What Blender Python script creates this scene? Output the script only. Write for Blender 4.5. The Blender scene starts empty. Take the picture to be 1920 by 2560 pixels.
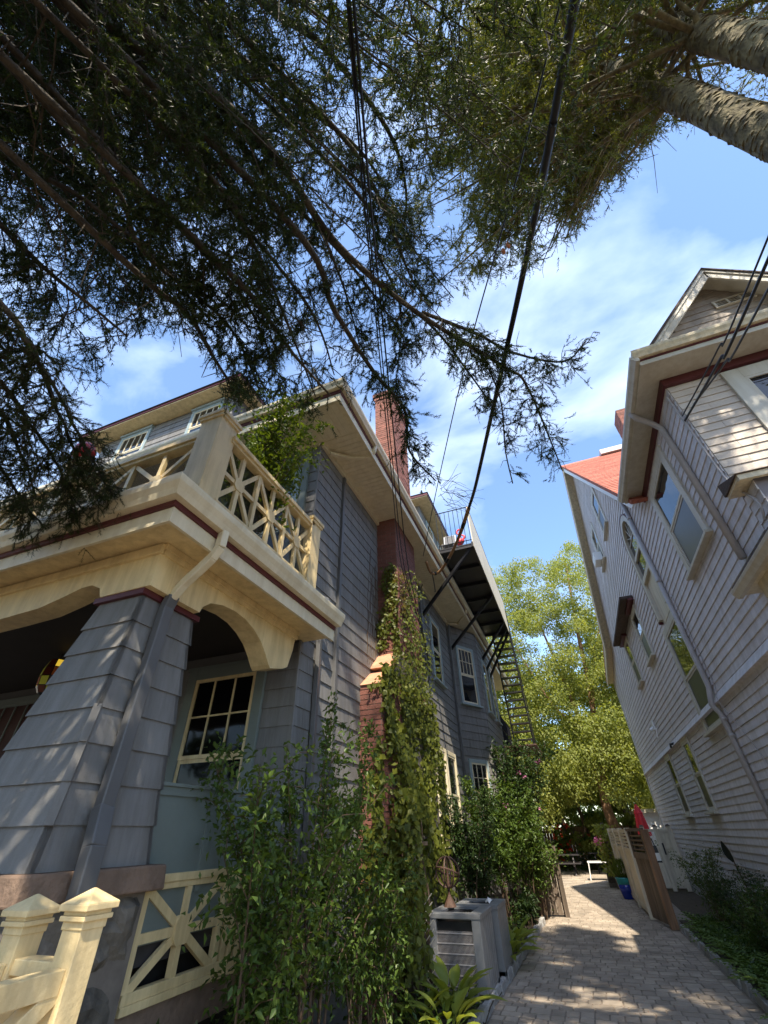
import bpy, bmesh, math, random
import numpy as np
from mathutils import Vector, Matrix

SC = bpy.context.scene
COL = SC.collection
rnd = random.Random(7)
rng = np.random.default_rng(7)

# ---------------------------------------------------------------- camera
F_PX = 1046.99
CAM_R = np.array([[0.931028, 0.364377, -0.020432], [-0.237662, 0.562865, -0.791644], [-0.276956, 0.741898, 0.610641]])
CAM_C = np.array([0.0, 0.0, 1.6])
cam = bpy.data.cameras.new('camera')
cam.sensor_fit = 'VERTICAL'; cam.sensor_height = 36.0; cam.sensor_width = 27.0
cam.lens = F_PX / 2560 * 36
cam.clip_start = 0.05; cam.clip_end = 2000
cam_o = bpy.data.objects.new('camera', cam); COL.objects.link(cam_o)
r_, d_, f_ = CAM_R
mw = Matrix(((r_[0], -d_[0], -f_[0], 0), (r_[1], -d_[1], -f_[1], 0), (r_[2], -d_[2], -f_[2], 1.6), (0, 0, 0, 1)))
cam_o.matrix_world = mw
SC.camera = cam_o

# ---------------------------------------------------------------- light
SUN = Vector((0.27, -0.60, 1.0)).normalized()
world = bpy.data.worlds.new('World'); SC.world = world; world.use_nodes = True
wt = world.node_tree; wt.nodes.clear()
wo = wt.nodes.new('ShaderNodeOutputWorld'); bg = wt.nodes.new('ShaderNodeBackground')
sky = wt.nodes.new('ShaderNodeTexSky'); sky.sky_type = 'NISHITA'; sky.sun_disc = False
sky.sun_elevation = math.asin(SUN.z); sky.sun_rotation = math.atan2(SUN.x, SUN.y)
sky.air_density = 1.0; sky.dust_density = 0.6; sky.ozone_density = 1.6
tc = wt.nodes.new('ShaderNodeTexCoord')
mp = wt.nodes.new('ShaderNodeMapping'); mp.inputs['Scale'].default_value = (1.0, 1.6, 2.2); mp.inputs['Rotation'].default_value = (0.3, 0.2, 0.6)
n1 = wt.nodes.new('ShaderNodeTexNoise'); n1.inputs['Scale'].default_value = 2.3; n1.inputs['Detail'].default_value = 9; n1.inputs['Roughness'].default_value = 0.52; n1.inputs['Distortion'].default_value = 0.25
rp = wt.nodes.new('ShaderNodeValToRGB'); rp.color_ramp.elements[0].position = 0.46; rp.color_ramp.elements[1].position = 0.88
rp.color_ramp.elements[0].color = (0.07, 0.07, 0.07, 1); rp.color_ramp.elements[1].color = (0.62, 0.62, 0.62, 1)
mx = wt.nodes.new('ShaderNodeMixRGB'); mx.inputs['Color2'].default_value = (7.2, 7.9, 9.0, 1)
L = wt.links.new
L(tc.outputs['Generated'], mp.inputs['Vector']); L(mp.outputs['Vector'], n1.inputs['Vector']); L(n1.outputs['Fac'], rp.inputs['Fac'])
L(rp.outputs['Color'], mx.inputs['Fac']); hs = wt.nodes.new('ShaderNodeHueSaturation'); hs.inputs['Saturation'].default_value = 1.22; hs.inputs['Value'].default_value = 1.05
L(sky.outputs['Color'], hs.inputs['Color']); L(hs.outputs['Color'], mx.inputs['Color1']); L(mx.outputs['Color'], bg.inputs['Color'])
bg.inputs['Strength'].default_value = 0.15
L(bg.outputs['Background'], wo.inputs['Surface'])
sl = bpy.data.lights.new('sun', 'SUN'); sl.energy = 4.3; sl.angle = math.radians(0.53); sl.color = (1.0, 0.89, 0.72)
so = bpy.data.objects.new('sun', sl); COL.objects.link(so)
so.rotation_euler = SUN.to_track_quat('Z', 'Y').to_euler(); so.location = (8, -18, 30)
vs = SC.view_settings
vs.view_transform = 'Standard'; vs.look = 'None'; vs.gamma = 1.0; vs.use_curve_mapping = False; vs.exposure = 1.2
SC.render.engine = 'CYCLES'
SC.cycles.max_bounces = 8; SC.cycles.diffuse_bounces = 4; SC.cycles.transparent_max_bounces = 8

# ---------------------------------------------------------------- materials
def new_mat(name):
    m = bpy.data.materials.new(name); m.use_nodes = True
    nt = m.node_tree; return m, nt, nt.nodes['Principled BSDF']
def mat(name, col, rough=0.6, var=0.12, scale=4.0, bump=0.0, bscale=60.0, metal=0.0, stretch=(1, 1, 1), col2=None, spec=0.5, thr=(0.3, 0.7), island=0.0, dirt=0.0):
    m, nt, b = new_mat(name); N = nt.nodes; Lk = nt.links.new
    t = N.new('ShaderNodeTexCoord'); mpn = N.new('ShaderNodeMapping'); mpn.inputs['Scale'].default_value = stretch
    nz = N.new('ShaderNodeTexNoise'); nz.inputs['Scale'].default_value = scale; nz.inputs['Detail'].default_value = 6; nz.inputs['Roughness'].default_value = 0.62
    rp = N.new('ShaderNodeValToRGB')
    rp.color_ramp.elements[0].position = thr[0]; rp.color_ramp.elements[1].position = thr[1]
    c2 = col2 or tuple(min(1, c * (1 + var)) for c in col)
    c1 = col if col2 else tuple(c * (1 - var) for c in col)
    rp.color_ramp.elements[0].color = (*c1, 1); rp.color_ramp.elements[1].color = (*c2, 1)
    gp = N.new('ShaderNodeNewGeometry'); Lk(gp.outputs['Position'], mpn.inputs['Vector']); Lk(mpn.outputs['Vector'], nz.inputs['Vector']); Lk(nz.outputs['Fac'], rp.inputs['Fac'])
    out = rp.outputs['Color']
    if island:
        g = N.new('ShaderNodeNewGeometry'); oi = N.new('ShaderNodeObjectInfo'); ad = N.new('ShaderNodeMath'); ad.operation = 'ADD'
        fr = N.new('ShaderNodeMath'); fr.operation = 'FRACT'
        Lk(g.outputs['Random Per Island'], ad.inputs[0]); Lk(oi.outputs['Random'], ad.inputs[1]); Lk(ad.outputs[0], fr.inputs[0])
        mr = N.new('ShaderNodeMapRange'); mr.inputs['To Min'].default_value = 1 - island; mr.inputs['To Max'].default_value = 1 + island
        Lk(fr.outputs[0], mr.inputs['Value'])
        hsv = N.new('ShaderNodeHueSaturation'); Lk(mr.outputs['Result'], hsv.inputs['Value']); Lk(out, hsv.inputs['Color']); out = hsv.outputs['Color']
    if dirt:
        m2 = N.new('ShaderNodeMapping'); m2.inputs['Scale'].default_value = (5.5, 5.5, 0.55); Lk(gp.outputs['Position'], m2.inputs['Vector'])
        nd = N.new('ShaderNodeTexNoise'); nd.inputs['Scale'].default_value = 1.7; nd.inputs['Detail'].default_value = 7; nd.inputs['Roughness'].default_value = 0.68; Lk(m2.outputs['Vector'], nd.inputs['Vector'])
        rd = N.new('ShaderNodeValToRGB'); rd.color_ramp.elements[0].position = 0.36; rd.color_ramp.elements[1].position = 0.60
        k0 = 1 - dirt; rd.color_ramp.elements[0].color = (k0, k0 * .97, k0 * .92, 1); rd.color_ramp.elements[1].color = (1, 1, 1, 1); Lk(nd.outputs['Fac'], rd.inputs['Fac'])
        md = N.new('ShaderNodeMixRGB'); md.blend_type = 'MULTIPLY'; md.inputs['Fac'].default_value = 1; Lk(out, md.inputs['Color1']); Lk(rd.outputs['Color'], md.inputs['Color2']); out = md.outputs['Color']
    Lk(out, b.inputs['Base Color'])
    b.inputs['Roughness'].default_value = rough; b.inputs['Metallic'].default_value = metal; b.inputs['Specular IOR Level'].default_value = spec
    if bump:
        n2 = N.new('ShaderNodeTexNoise'); n2.inputs['Scale'].default_value = bscale; n2.inputs['Detail'].default_value = 4
        bp = N.new('ShaderNodeBump'); bp.inputs['Strength'].default_value = bump; bp.inputs['Distance'].default_value = 0.02
        Lk(mpn.outputs['Vector'], n2.inputs['Vector']); Lk(n2.outputs['Fac'], bp.inputs['Height']); Lk(bp.outputs['Normal'], b.inputs['Normal'])
    return m
def leaf_mat(name, c1, c2, trans=0.35, rough=0.5, ttint=(1.5, 1.4, 0.5), spec=0.25):
    m, nt, b = new_mat(name); N = nt.nodes; Lk = nt.links.new
    g = N.new('ShaderNodeNewGeometry'); t = N.new('ShaderNodeTexCoord')
    nz = N.new('ShaderNodeTexNoise'); nz.inputs['Scale'].default_value = 1.6; nz.inputs['Detail'].default_value = 3
    Lk(t.outputs['Object'], nz.inputs['Vector'])
    ad = N.new('ShaderNodeMath'); ad.operation = 'MULTIPLY_ADD'; ad.inputs[1].default_value = 0.6
    sb = N.new('ShaderNodeMath'); sb.operation = 'MULTIPLY'; sb.inputs[1].default_value = 0.6
    Lk(nz.outputs['Fac'], sb.inputs[0]); Lk(g.outputs['Random Per Island'], ad.inputs[0]); Lk(sb.outputs[0], ad.inputs[2])
    mxn = N.new('ShaderNodeMixRGB'); mxn.inputs['Color1'].default_value = (*c1, 1); mxn.inputs['Color2'].default_value = (*c2, 1)
    Lk(ad.outputs[0], mxn.inputs['Fac']); Lk(mxn.outputs['Color'], b.inputs['Base Color'])
    b.inputs['Roughness'].default_value = rough; b.inputs['Specular IOR Level'].default_value = spec
    tr = N.new('ShaderNodeBsdfTranslucent'); tt = N.new('ShaderNodeMixRGB'); tt.blend_type = 'MULTIPLY'; tt.inputs['Fac'].default_value = 1; tt.inputs['Color2'].default_value = (*ttint, 1)
    Lk(mxn.outputs['Color'], tt.inputs['Color1']); Lk(tt.outputs['Color'], tr.inputs['Color'])
    ms = N.new('ShaderNodeMixShader'); ms.inputs['Fac'].default_value = trans
    out = N['Material Output']; Lk(b.outputs['BSDF'], ms.inputs[1]); Lk(tr.outputs['BSDF'], ms.inputs[2]); Lk(ms.outputs['Shader'], out.inputs['Surface'])
    return m
def glass_mat(name, col=(0.012, 0.014, 0.016), rough=0.02, ior=1.6):
    m, nt, b = new_mat(name); N = nt.nodes; Lk = nt.links.new
    b.inputs['Base Color'].default_value = (*col, 1); b.inputs['Roughness'].default_value = rough; b.inputs['IOR'].default_value = ior
    t = N.new('ShaderNodeTexCoord'); n2 = N.new('ShaderNodeTexNoise'); n2.inputs['Scale'].default_value = 2.5; n2.inputs['Detail'].default_value = 1
    bp = N.new('ShaderNodeBump'); bp.inputs['Strength'].default_value = 0.06; bp.inputs['Distance'].default_value = 0.05
    Lk(t.outputs['Object'], n2.inputs['Vector']); Lk(n2.outputs['Fac'], bp.inputs['Height']); Lk(bp.outputs['Normal'], b.inputs['Normal'])
    return m
def glow_mat(name, col, s):
    m, nt, b = new_mat(name); b.inputs['Base Color'].default_value = (*col, 1); b.inputs['Emission Color'].default_value = (*col, 1); b.inputs['Emission Strength'].default_value = s
    return m

M = dict(
    slate=mat('slate_blue_siding', (0.202, 0.198, 0.192), 0.62, 0.12, 3.0, 0.35, 90, stretch=(6, 6, 0.8), island=0.08, dirt=0.24),
    slate_core=mat('slate_wall', (0.11, 0.108, 0.105), 0.7),
    cream=mat('cream_paint', (0.78, 0.62, 0.335), 0.5, 0.08, 3.5, 0.12, 50, dirt=0.22),
    offwhite=mat('offwhite_paint', (0.76, 0.68, 0.49), 0.45, 0.06, 2.5, 0.08, 40, dirt=0.12),
    maroon=mat('maroon_paint', (0.095, 0.016, 0.020), 0.45, 0.15, 4),
    teal=mat('grey_green_paint', (0.165, 0.195, 0.178), 0.55, 0.08, 2, 0.1, 30),
    seafoam=mat('pale_blue_green_paint', (0.30, 0.37, 0.38), 0.5, 0.06, 3),
    dspout=mat('slate_downspout_metal', (0.110, 0.111, 0.113), 0.4, 0.12, 3),
    capstone=mat('brown_sandstone', (0.20, 0.135, 0.095), 0.85, 0.3, 5, 0.6, 25, island=0.1),
    stone=mat('grey_fieldstone', (0.050, 0.044, 0.036), 0.92, 0.35, 6, 1.0, 12, col2=(0.20, 0.175, 0.14), island=0.2),
    mortar=mat('mortar', (0.17, 0.145, 0.12), 0.9, 0.2, 10),
    brick=mat('red_brick', (0.24, 0.095, 0.068), 0.85, 0.25, 8, 0.4, 60, island=0.28),
    brick_paint=mat('red_painted_brick', (0.185, 0.072, 0.054), 0.8, 0.15, 8, 0.4, 60, island=0.14),
    parge=mat('sunlit_orange_wash', (0.50, 0.25, 0.15), 0.9, 0.2, 6, 0.6, 20),  # shoulder wash with the orange sunlight on it put into the colour
    lav=mat('pale_lavender_clapboard', (0.66, 0.63, 0.635), 0.6, 0.10, 2.5, 0.25, 50, stretch=(1, 1, 4), island=0.06, dirt=0.20),
    lav_core=mat('lavender_wall', (0.2, 0.18, 0.19), 0.7),
    lavtrim=mat('pale_stone_trim', (0.58, 0.55, 0.47), 0.5, 0.06, 2.5, 0.08, 40, dirt=0.14),
    yellowtrim=mat('weathered_cream_gutter', (0.62, 0.53, 0.36), 0.5, 0.25, 5, 0.1, 30, stretch=(3, 3, 1)),
    drainpipe=mat('grey_drainpipe', (0.42, 0.39, 0.38), 0.45, 0.1, 4),
    redroof=mat('red_asphalt_shingle', (0.40, 0.135, 0.09), 0.9, 0.3, 12, 0.5, 60, island=0.18),
    greyroof=mat('grey_asphalt_shingle', (0.10, 0.10, 0.10), 0.9, 0.3, 12, 0.5, 60),
    brownroof=mat('weathered_brown_shingle', (0.085, 0.06, 0.05), 0.9, 0.35, 12, 0.6, 60),
    glass=glass_mat('window_glass'), glass_dark=glass_mat('dark_window_glass', (0.004, 0.004, 0.005), 0.05, 1.28), screen=mat('insect_screen', (0.030, 0.032, 0.034), 0.35, 0.2, 5), beige=mat('beige_clapboard', (0.52, 0.45, 0.38), 0.6, 0.14, 2.5, 0.25, 50, island=0.06), taupe=mat('weathered_taupe_shingle', (0.36, 0.315, 0.275), 0.75, 0.2, 4, 0.3, 40, island=0.1),
    blind=mat('window_blind', (0.33, 0.35, 0.36), 0.6, 0.1, 3),
    curtain=mat('red_brown_curtain', (0.055, 0.020, 0.016), 0.8, 0.3, 6),
    iron=mat('black_iron', (0.012, 0.012, 0.014), 0.42, 0.3, 6, 0.15, 60),
    rust=mat('rusty_iron', (0.085, 0.045, 0.03), 0.7, 0.4, 9, 0.3, 40),
    netting=mat('dark_netting', (0.05, 0.042, 0.035), 0.8),
    paver=mat('tan_grey_paver', (0.34, 0.285, 0.225), 0.85, 0.26, 2.3, 0.45, 70, island=0.18),
    joint=mat('sand_joint', (0.23, 0.19, 0.15), 0.95, 0.3, 14, 0.3, 80),
    granite=mat('grey_granite', (0.36, 0.355, 0.345), 0.8, 0.25, 22, 0.6, 30, island=0.12),
    soil=mat('dark_soil_and_mulch', (0.032, 0.024, 0.016), 0.95, 0.5, 9, 1.0, 30, col2=(0.085, 0.062, 0.038)),
    oldwood=mat('weathered_grey_board', (0.15, 0.115, 0.086), 0.8, 0.25, 3, 0.4, 30, stretch=(8, 8, 0.7), island=0.22, dirt=0.4),
    brownwood=mat('red_brown_wood', (0.26, 0.15, 0.085), 0.7, 0.35, 3, 0.3, 30, stretch=(8, 8, 0.6)),
    darkwood=mat('dark_stained_wood', (0.035, 0.032, 0.034), 0.6, 0.3, 4),
    vinyl=mat('cream_vinyl', (0.70, 0.64, 0.50), 0.5, 0.06, 3, dirt=0.25),
    white=mat('white_paint', (0.8, 0.8, 0.78), 0.45, 0.04, 3),
    acgrey=mat('grey_metal_case', (0.20, 0.205, 0.21), 0.45, 0.15, 3),
    black=mat('black_rubber', (0.012, 0.012, 0.013), 0.45, 0.2, 6),
    unlit_depth=mat('unlit_depth', (0.012, 0.010, 0.009), 0.9),  # near-black colour stands in for shade behind openings
    porch_ceiling=mat('shade_toned_ceiling', (0.030, 0.024, 0.020), 0.7),  # the porch's darkness is put into this near-black ceiling colour
    cable_tan=mat('tan_cable_sleeve', (0.34, 0.19, 0.085), 0.6, 0.3, 7),
    bark=mat('spruce_bark', (0.055, 0.045, 0.030), 0.95, 0.4, 11, 1.0, 26, col2=(0.27, 0.225, 0.115), stretch=(1, 1, 0.55)),
    bark_dark=mat('dark_branch_bark', (0.03, 0.024, 0.018), 0.95, 0.4, 14, 1.0, 30, col2=(0.095, 0.075, 0.052)),
    birchbark=mat('peeling_cinnamon_bark', (0.15, 0.075, 0.042), 0.9, 0.4, 6, 1.0, 18, col2=(0.42, 0.26, 0.16)),
    stem=mat('brown_stem', (0.10, 0.065, 0.040), 0.85, 0.3, 9),
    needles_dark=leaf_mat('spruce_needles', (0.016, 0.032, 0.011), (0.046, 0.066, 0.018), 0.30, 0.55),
    needles=leaf_mat('sunlit_spruce_needles', (0.050, 0.080, 0.020), (0.175, 0.185, 0.042), 0.35, 0.5),  # lit copy of the spruce needles: sunlight is put into the lighter colour
    birch=leaf_mat('birch_leaves', (0.15, 0.20, 0.045), (0.32, 0.345, 0.105), 0.5, 0.55),
    tree=leaf_mat('broadleaf_green', (0.045, 0.085, 0.016), (0.095, 0.14, 0.028), 0.35),
    ivy=leaf_mat('ivy_leaves', (0.020, 0.042, 0.008), (0.15, 0.165, 0.024), 0.32, 0.45),
    ivy_top=leaf_mat('reddish_lit_ivy_leaves', (0.06, 0.072, 0.012), (0.16, 0.115, 0.018), 0.3, 0.4),  # reddish light on the top leaves is put into their colour
    shrub=leaf_mat('shrub_leaves', (0.028, 0.064, 0.014), (0.105, 0.160, 0.030), 0.3, 0.4),
    shrub2=leaf_mat('blue_green_leaves', (0.018, 0.040, 0.018), (0.050, 0.085, 0.024), 0.3, 0.4),
    potplant=leaf_mat('bright_green_leaves', (0.055, 0.105, 0.014), (0.125, 0.170, 0.024), 0.35, 0.4),
    fern=leaf_mat('fern_leaves', (0.060, 0.120, 0.030), (0.130, 0.200, 0.045), 0.3, 0.5),
    hosta=leaf_mat('hosta_leaves', (0.12, 0.19, 0.022), (0.28, 0.31, 0.055), 0.35, 0.4),
    ground_leaf=leaf_mat('ground_cover_leaves', (0.025, 0.055, 0.014), (0.07, 0.115, 0.025), 0.3, 0.4),
    rubber=leaf_mat('dark_rubbery_leaf', (0.012, 0.016, 0.014), (0.022, 0.028, 0.022), 0.1, 0.3),
    red=mat('red_cloth', (0.55, 0.012, 0.018), 0.6, 0.1, 4), pink=mat('pink_plastic', (0.80, 0.07, 0.10), 0.45, 0.05, 4),
    redplastic=mat('red_lantern_glass', (0.50, 0.02, 0.03), 0.25, 0.1, 4),
    petal=leaf_mat('pink_petals', (0.50, 0.13, 0.32), (0.68, 0.28, 0.50), 0.3, 0.6, (1.2, 0.9, 1.1)),
    petal_red=leaf_mat('red_petals', (0.60, 0.03, 0.02), (0.72, 0.12, 0.05), 0.3, 0.6, (1.2, 0.8, 0.8)),
    turq=mat('turquoise_glaze', (0.03, 0.27, 0.30), 0.18, 0.2, 4), blue=mat('cobalt_glaze', (0.012, 0.035, 0.30), 0.15, 0.2, 4),
    terracotta=mat('terracotta', (0.30, 0.11, 0.06), 0.8, 0.15, 5),
    cone=mat('orange_brown_cone', (0.42, 0.13, 0.04), 0.7, 0.3, 9),
    amber=glow_mat('amber_lamp_glass', (0.40, 0.10, 0.02), 0.02), ylw=glow_mat('yellow_lamp_glass', (0.8, 0.52, 0.05), 0.35),
    grnglass=glow_mat('olive_lamp_glass', (0.20, 0.20, 0.02), 0.12), redglass=mat('dark_red_lamp_glass', (0.12, 0.022, 0.012), 0.3), orangeglass=glow_mat('orange_lamp_glass', (0.55, 0.14, 0.02), 0.15),
    shade=mat('lamp_lead', (0.02, 0.016, 0.012), 0.5),
)

# ---------------------------------------------------------------- object helpers
WL = {}
def tag(o, label=None, cat=None, group=None, kind=None):
    if label: o['label'] = label
    if cat: o['category'] = cat
    if group: o['group'] = group
    if kind: o['kind'] = kind
    return o
def thing(name, label, cat, loc=(0, 0, 0), group=None, kind=None):
    o = bpy.data.objects.new(name, None); COL.objects.link(o); o.location = loc; o.empty_display_size = 0.2
    WL[o.name] = Vector(loc); return tag(o, label, cat, group, kind)
def attach(o, parent):
    if parent is not None:
        o.parent = parent; o.matrix_parent_inverse = Matrix.Translation(-WL.get(parent.name, Vector((0, 0, 0))))
class MB:
    def __init__(s): s.v = []; s.f = []; s.mi = []; s.cur = 0
    def add(s, vs, fs):
        b = len(s.v); s.v.extend([tuple(v) for v in vs]); s.f.extend([tuple(b + i for i in f) for f in fs]); s.mi.extend([s.cur] * len(fs)); return s
    def box(s, x0, x1, y0, y1, z0, z1):
        x0, x1 = min(x0, x1), max(x0, x1); y0, y1 = min(y0, y1), max(y0, y1); z0, z1 = min(z0, z1), max(z0, z1)
        return s.add([(x0, y0, z0), (x1, y0, z0), (x1, y1, z0), (x0, y1, z0), (x0, y0, z1), (x1, y0, z1), (x1, y1, z1), (x0, y1, z1)],
                     [(0, 3, 2, 1), (4, 5, 6, 7), (0, 1, 5, 4), (1, 2, 6, 5), (2, 3, 7, 6), (3, 0, 4, 7)])
    def tbox(s, b, t, z0, z1):   # frustum: b,t = (x0,x1,y0,y1)
        q = lambda r, z: [(r[0], r[2], z), (r[1], r[2], z), (r[1], r[3], z), (r[0], r[3], z)]
        return s.add(q(b, z0) + q(t, z1), [(0, 3, 2, 1), (4, 5, 6, 7), (0, 1, 5, 4), (1, 2, 6, 5), (2, 3, 7, 6), (3, 0, 4, 7)])
    def bar(s, p, q, w, h, up=(0, 0, 1)):
        p = Vector(p); q = Vector(q); d = (q - p).normalized(); u = Vector(up)
        if abs(d.dot(u)) > 0.98: u = Vector((0, 1, 0)) if abs(d.y) < 0.9 else Vector((1, 0, 0))
        a = d.cross(u).normalized(); b = a.cross(d).normalized(); a *= w / 2; b *= h / 2
        return s.add([p - a - b, p + a - b, p + a + b, p - a + b, q - a - b, q + a - b, q + a + b, q - a + b],
                     [(0, 1, 2, 3), (7, 6, 5, 4), (4, 5, 1, 0), (5, 6, 2, 1), (6, 7, 3, 2), (7, 4, 0, 3)])
    def prism(s, poly, ext):
        n = len(poly); e = Vector(ext); P = [Vector(p) for p in poly]
        return s.add(P + [p + e for p in P], [tuple(range(n))[::-1], tuple(range(n, 2 * n))] + [(i, (i + 1) % n, n + (i + 1) % n, n + i) for i in range(n)])
    def tube(s, pts, r, seg=6, cap=True):
        pts = [Vector(p) for p in pts]; n = len(pts); rs = r if isinstance(r, (list, tuple)) else [r] * n
        V = []; up = Vector((0.13, 0.21, 0.97))
        a = None
        for i, p in enumerate(pts):
            d = (pts[min(i + 1, n - 1)] - pts[max(i - 1, 0)])
            if d.length < 1e-9: d = Vector((0, 0, 1))
            d.normalize()
            if a is None:
                a = d.cross(up if abs(d.dot(up)) < 0.95 else Vector((1, 0, 0))).normalized()
            else:
                a = (a - d * a.dot(d)).normalized()
            b = d.cross(a)
            for k in range(seg):
                t = 2 * math.pi * k / seg; V.append(p + (a * math.cos(t) + b * math.sin(t)) * rs[i])
        F = [(i * seg + k, i * seg + (k + 1) % seg, (i + 1) * seg + (k + 1) % seg, (i + 1) * seg + k) for i in range(n - 1) for k in range(seg)]
        if cap: F += [tuple(range(seg))[::-1], tuple(range((n - 1) * seg, n * seg))]
        return s.add(V, F)
    def lathe(s, prof, c, seg=16):
        V = []; n = len(prof)
        for r, z in prof:
            for k in range(seg):
                t = 2 * math.pi * k / seg; V.append((c[0] + r * math.cos(t), c[1] + r * math.sin(t), c[2] + z))
        F = [(i * seg + k, i * seg + (k + 1) % seg, (i + 1) * seg + (k + 1) % seg, (i + 1) * seg + k) for i in range(n - 1) for k in range(seg)]
        F += [tuple(range(seg))[::-1], tuple(range((n - 1) * seg, n * seg))]
        return s.add(V, F)
    def xf(s, mtx, start=0):
        s.v[start:] = [tuple(mtx @ Vector(v)) for v in s.v[start:]]; return s
    def mesh(s, name, mats):
        me = bpy.data.meshes.new(name); me.from_pydata(s.v, [], s.f)
        for m in (mats if isinstance(mats, list) else [mats]): me.materials.append(m)
        if isinstance(mats, list): me.polygons.foreach_set('material_index', s.mi)
        me.update(); return me
def obj(name, mb, m, parent=None, smooth=False, bevel=0.0):
    me = mb.mesh(name, m) if isinstance(mb, MB) else mb
    if smooth: me.polygons.foreach_set('use_smooth', [True] * len(me.polygons))
    o = bpy.data.objects.new(name, me); COL.objects.link(o); attach(o, parent)
    if bevel:
        bv = o.modifiers.new('bevel', 'BEVEL'); bv.width = bevel; bv.segments = 2; bv.limit_method = 'ANGLE'
    return o
def np_mesh(name, V, T, m):
    me = bpy.data.meshes.new(name); V = np.ascontiguousarray(V, dtype=np.float32); T = np.ascontiguousarray(T, dtype=np.int32)
    me.vertices.add(len(V)); me.vertices.foreach_set('co', V.ravel())
    k = T.shape[1]
    me.loops.add(T.size); me.loops.foreach_set('vertex_index', T.ravel())
    me.polygons.add(len(T)); me.polygons.foreach_set('loop_start', np.arange(0, T.size, k, dtype=np.int32)); me.polygons.foreach_set('loop_total', np.full(len(T), k, dtype=np.int32))
    me.materials.append(m); me.update(calc_edges=True); return me
def frame(n, org):        # local x = along the wall, y = outward, z = up
    n = Vector(n).normalized(); u = n.cross(Vector((0, 0, 1))); o = Vector(org)
    return Matrix(((u.x, n.x, 0, o.x), (u.y, n.y, 0, o.y), (0, 0, 1, o.z), (0, 0, 0, 1)))
CAMV = Vector((0, 0, 1.6))
class Pieces:             # many alike pieces: the nearest ones single objects, the rest one joined mesh
    def __init__(s, parent, name, m, limit=300): s.p = parent; s.n = name; s.m = m; s.lim = limit; s.items = []; s.cache = {}
    def put(s, key, maker, mtx): s.items.append((key, maker, mtx))
    def build(s):
        def w(it):
            c = it[2] @ Vector((0.2, 0, 0.05)); return (c - CAMV).length
        s.items.sort(key=w); rest = MB()
        for i, (key, mk, mtx) in enumerate(s.items):
            if i < s.lim:
                if key not in s.cache: s.cache[key] = mk().mesh(s.n, s.m)
                o = bpy.data.objects.new(s.n, s.cache[key]); COL.objects.link(o)
                o.matrix_basis = mtx; attach(o, s.p)
            else:
                b = mk(); st = len(rest.v); rest.add([mtx @ Vector(v) for v in b.v], b.f)
        if rest.v:
            o = obj(s.n, rest, s.m, s.p); o['kind'] = 'stuff'
def board_mk(L_, e, t=0.018):
    def f():
        b = MB(); g = 0.0015
        b.add([(g, 0, 0), (L_ - g, 0, 0), (L_ - g, t, 0), (g, t, 0), (g, 0, e), (L_ - g, 0, e), (L_ - g, t * 0.25, e), (g, t * 0.25, e)],
              [(0, 1, 2, 3), (4, 7, 6, 5), (3, 2, 6, 7), (0, 3, 7, 4), (1, 5, 6, 2)]); return b
    return f
def siding(pc, F, span, z0, z1, e, blen, clip=None, t=0.018, seed=0):
    """courses of boards on wall frame F, along local x 0..span"""
    r = random.Random(seed); n = int(round((z1 - z0) / e)); e = (z1 - z0) / n
    for i in range(n):
        z = z0 + i * e; a, bb = (0, span) if clip is None else clip(z + e * 0.5)
        if bb - a < 0.05: continue
        x = a; first = True
        off = blen * r.choice([0.35, 0.65, 1.0]) if blen < 3 else blen * r.uniform(0.4, 1)
        while x < bb - 1e-4:
            ln = off if first else blen; first = False
            if bb - (x + ln) < 0.15: ln = bb - x
            ln = round(min(ln, bb - x), 3)
            if ln <= 0.01: break
            m = F @ Matrix.Translation((x, r.uniform(0, 0.002), z)) @ Matrix.Rotation(r.uniform(-0.0015, 0.0015), 4, 'Y')
            pc.put((ln, round(e, 4)), board_mk(ln, e, t), m); x += ln
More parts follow.
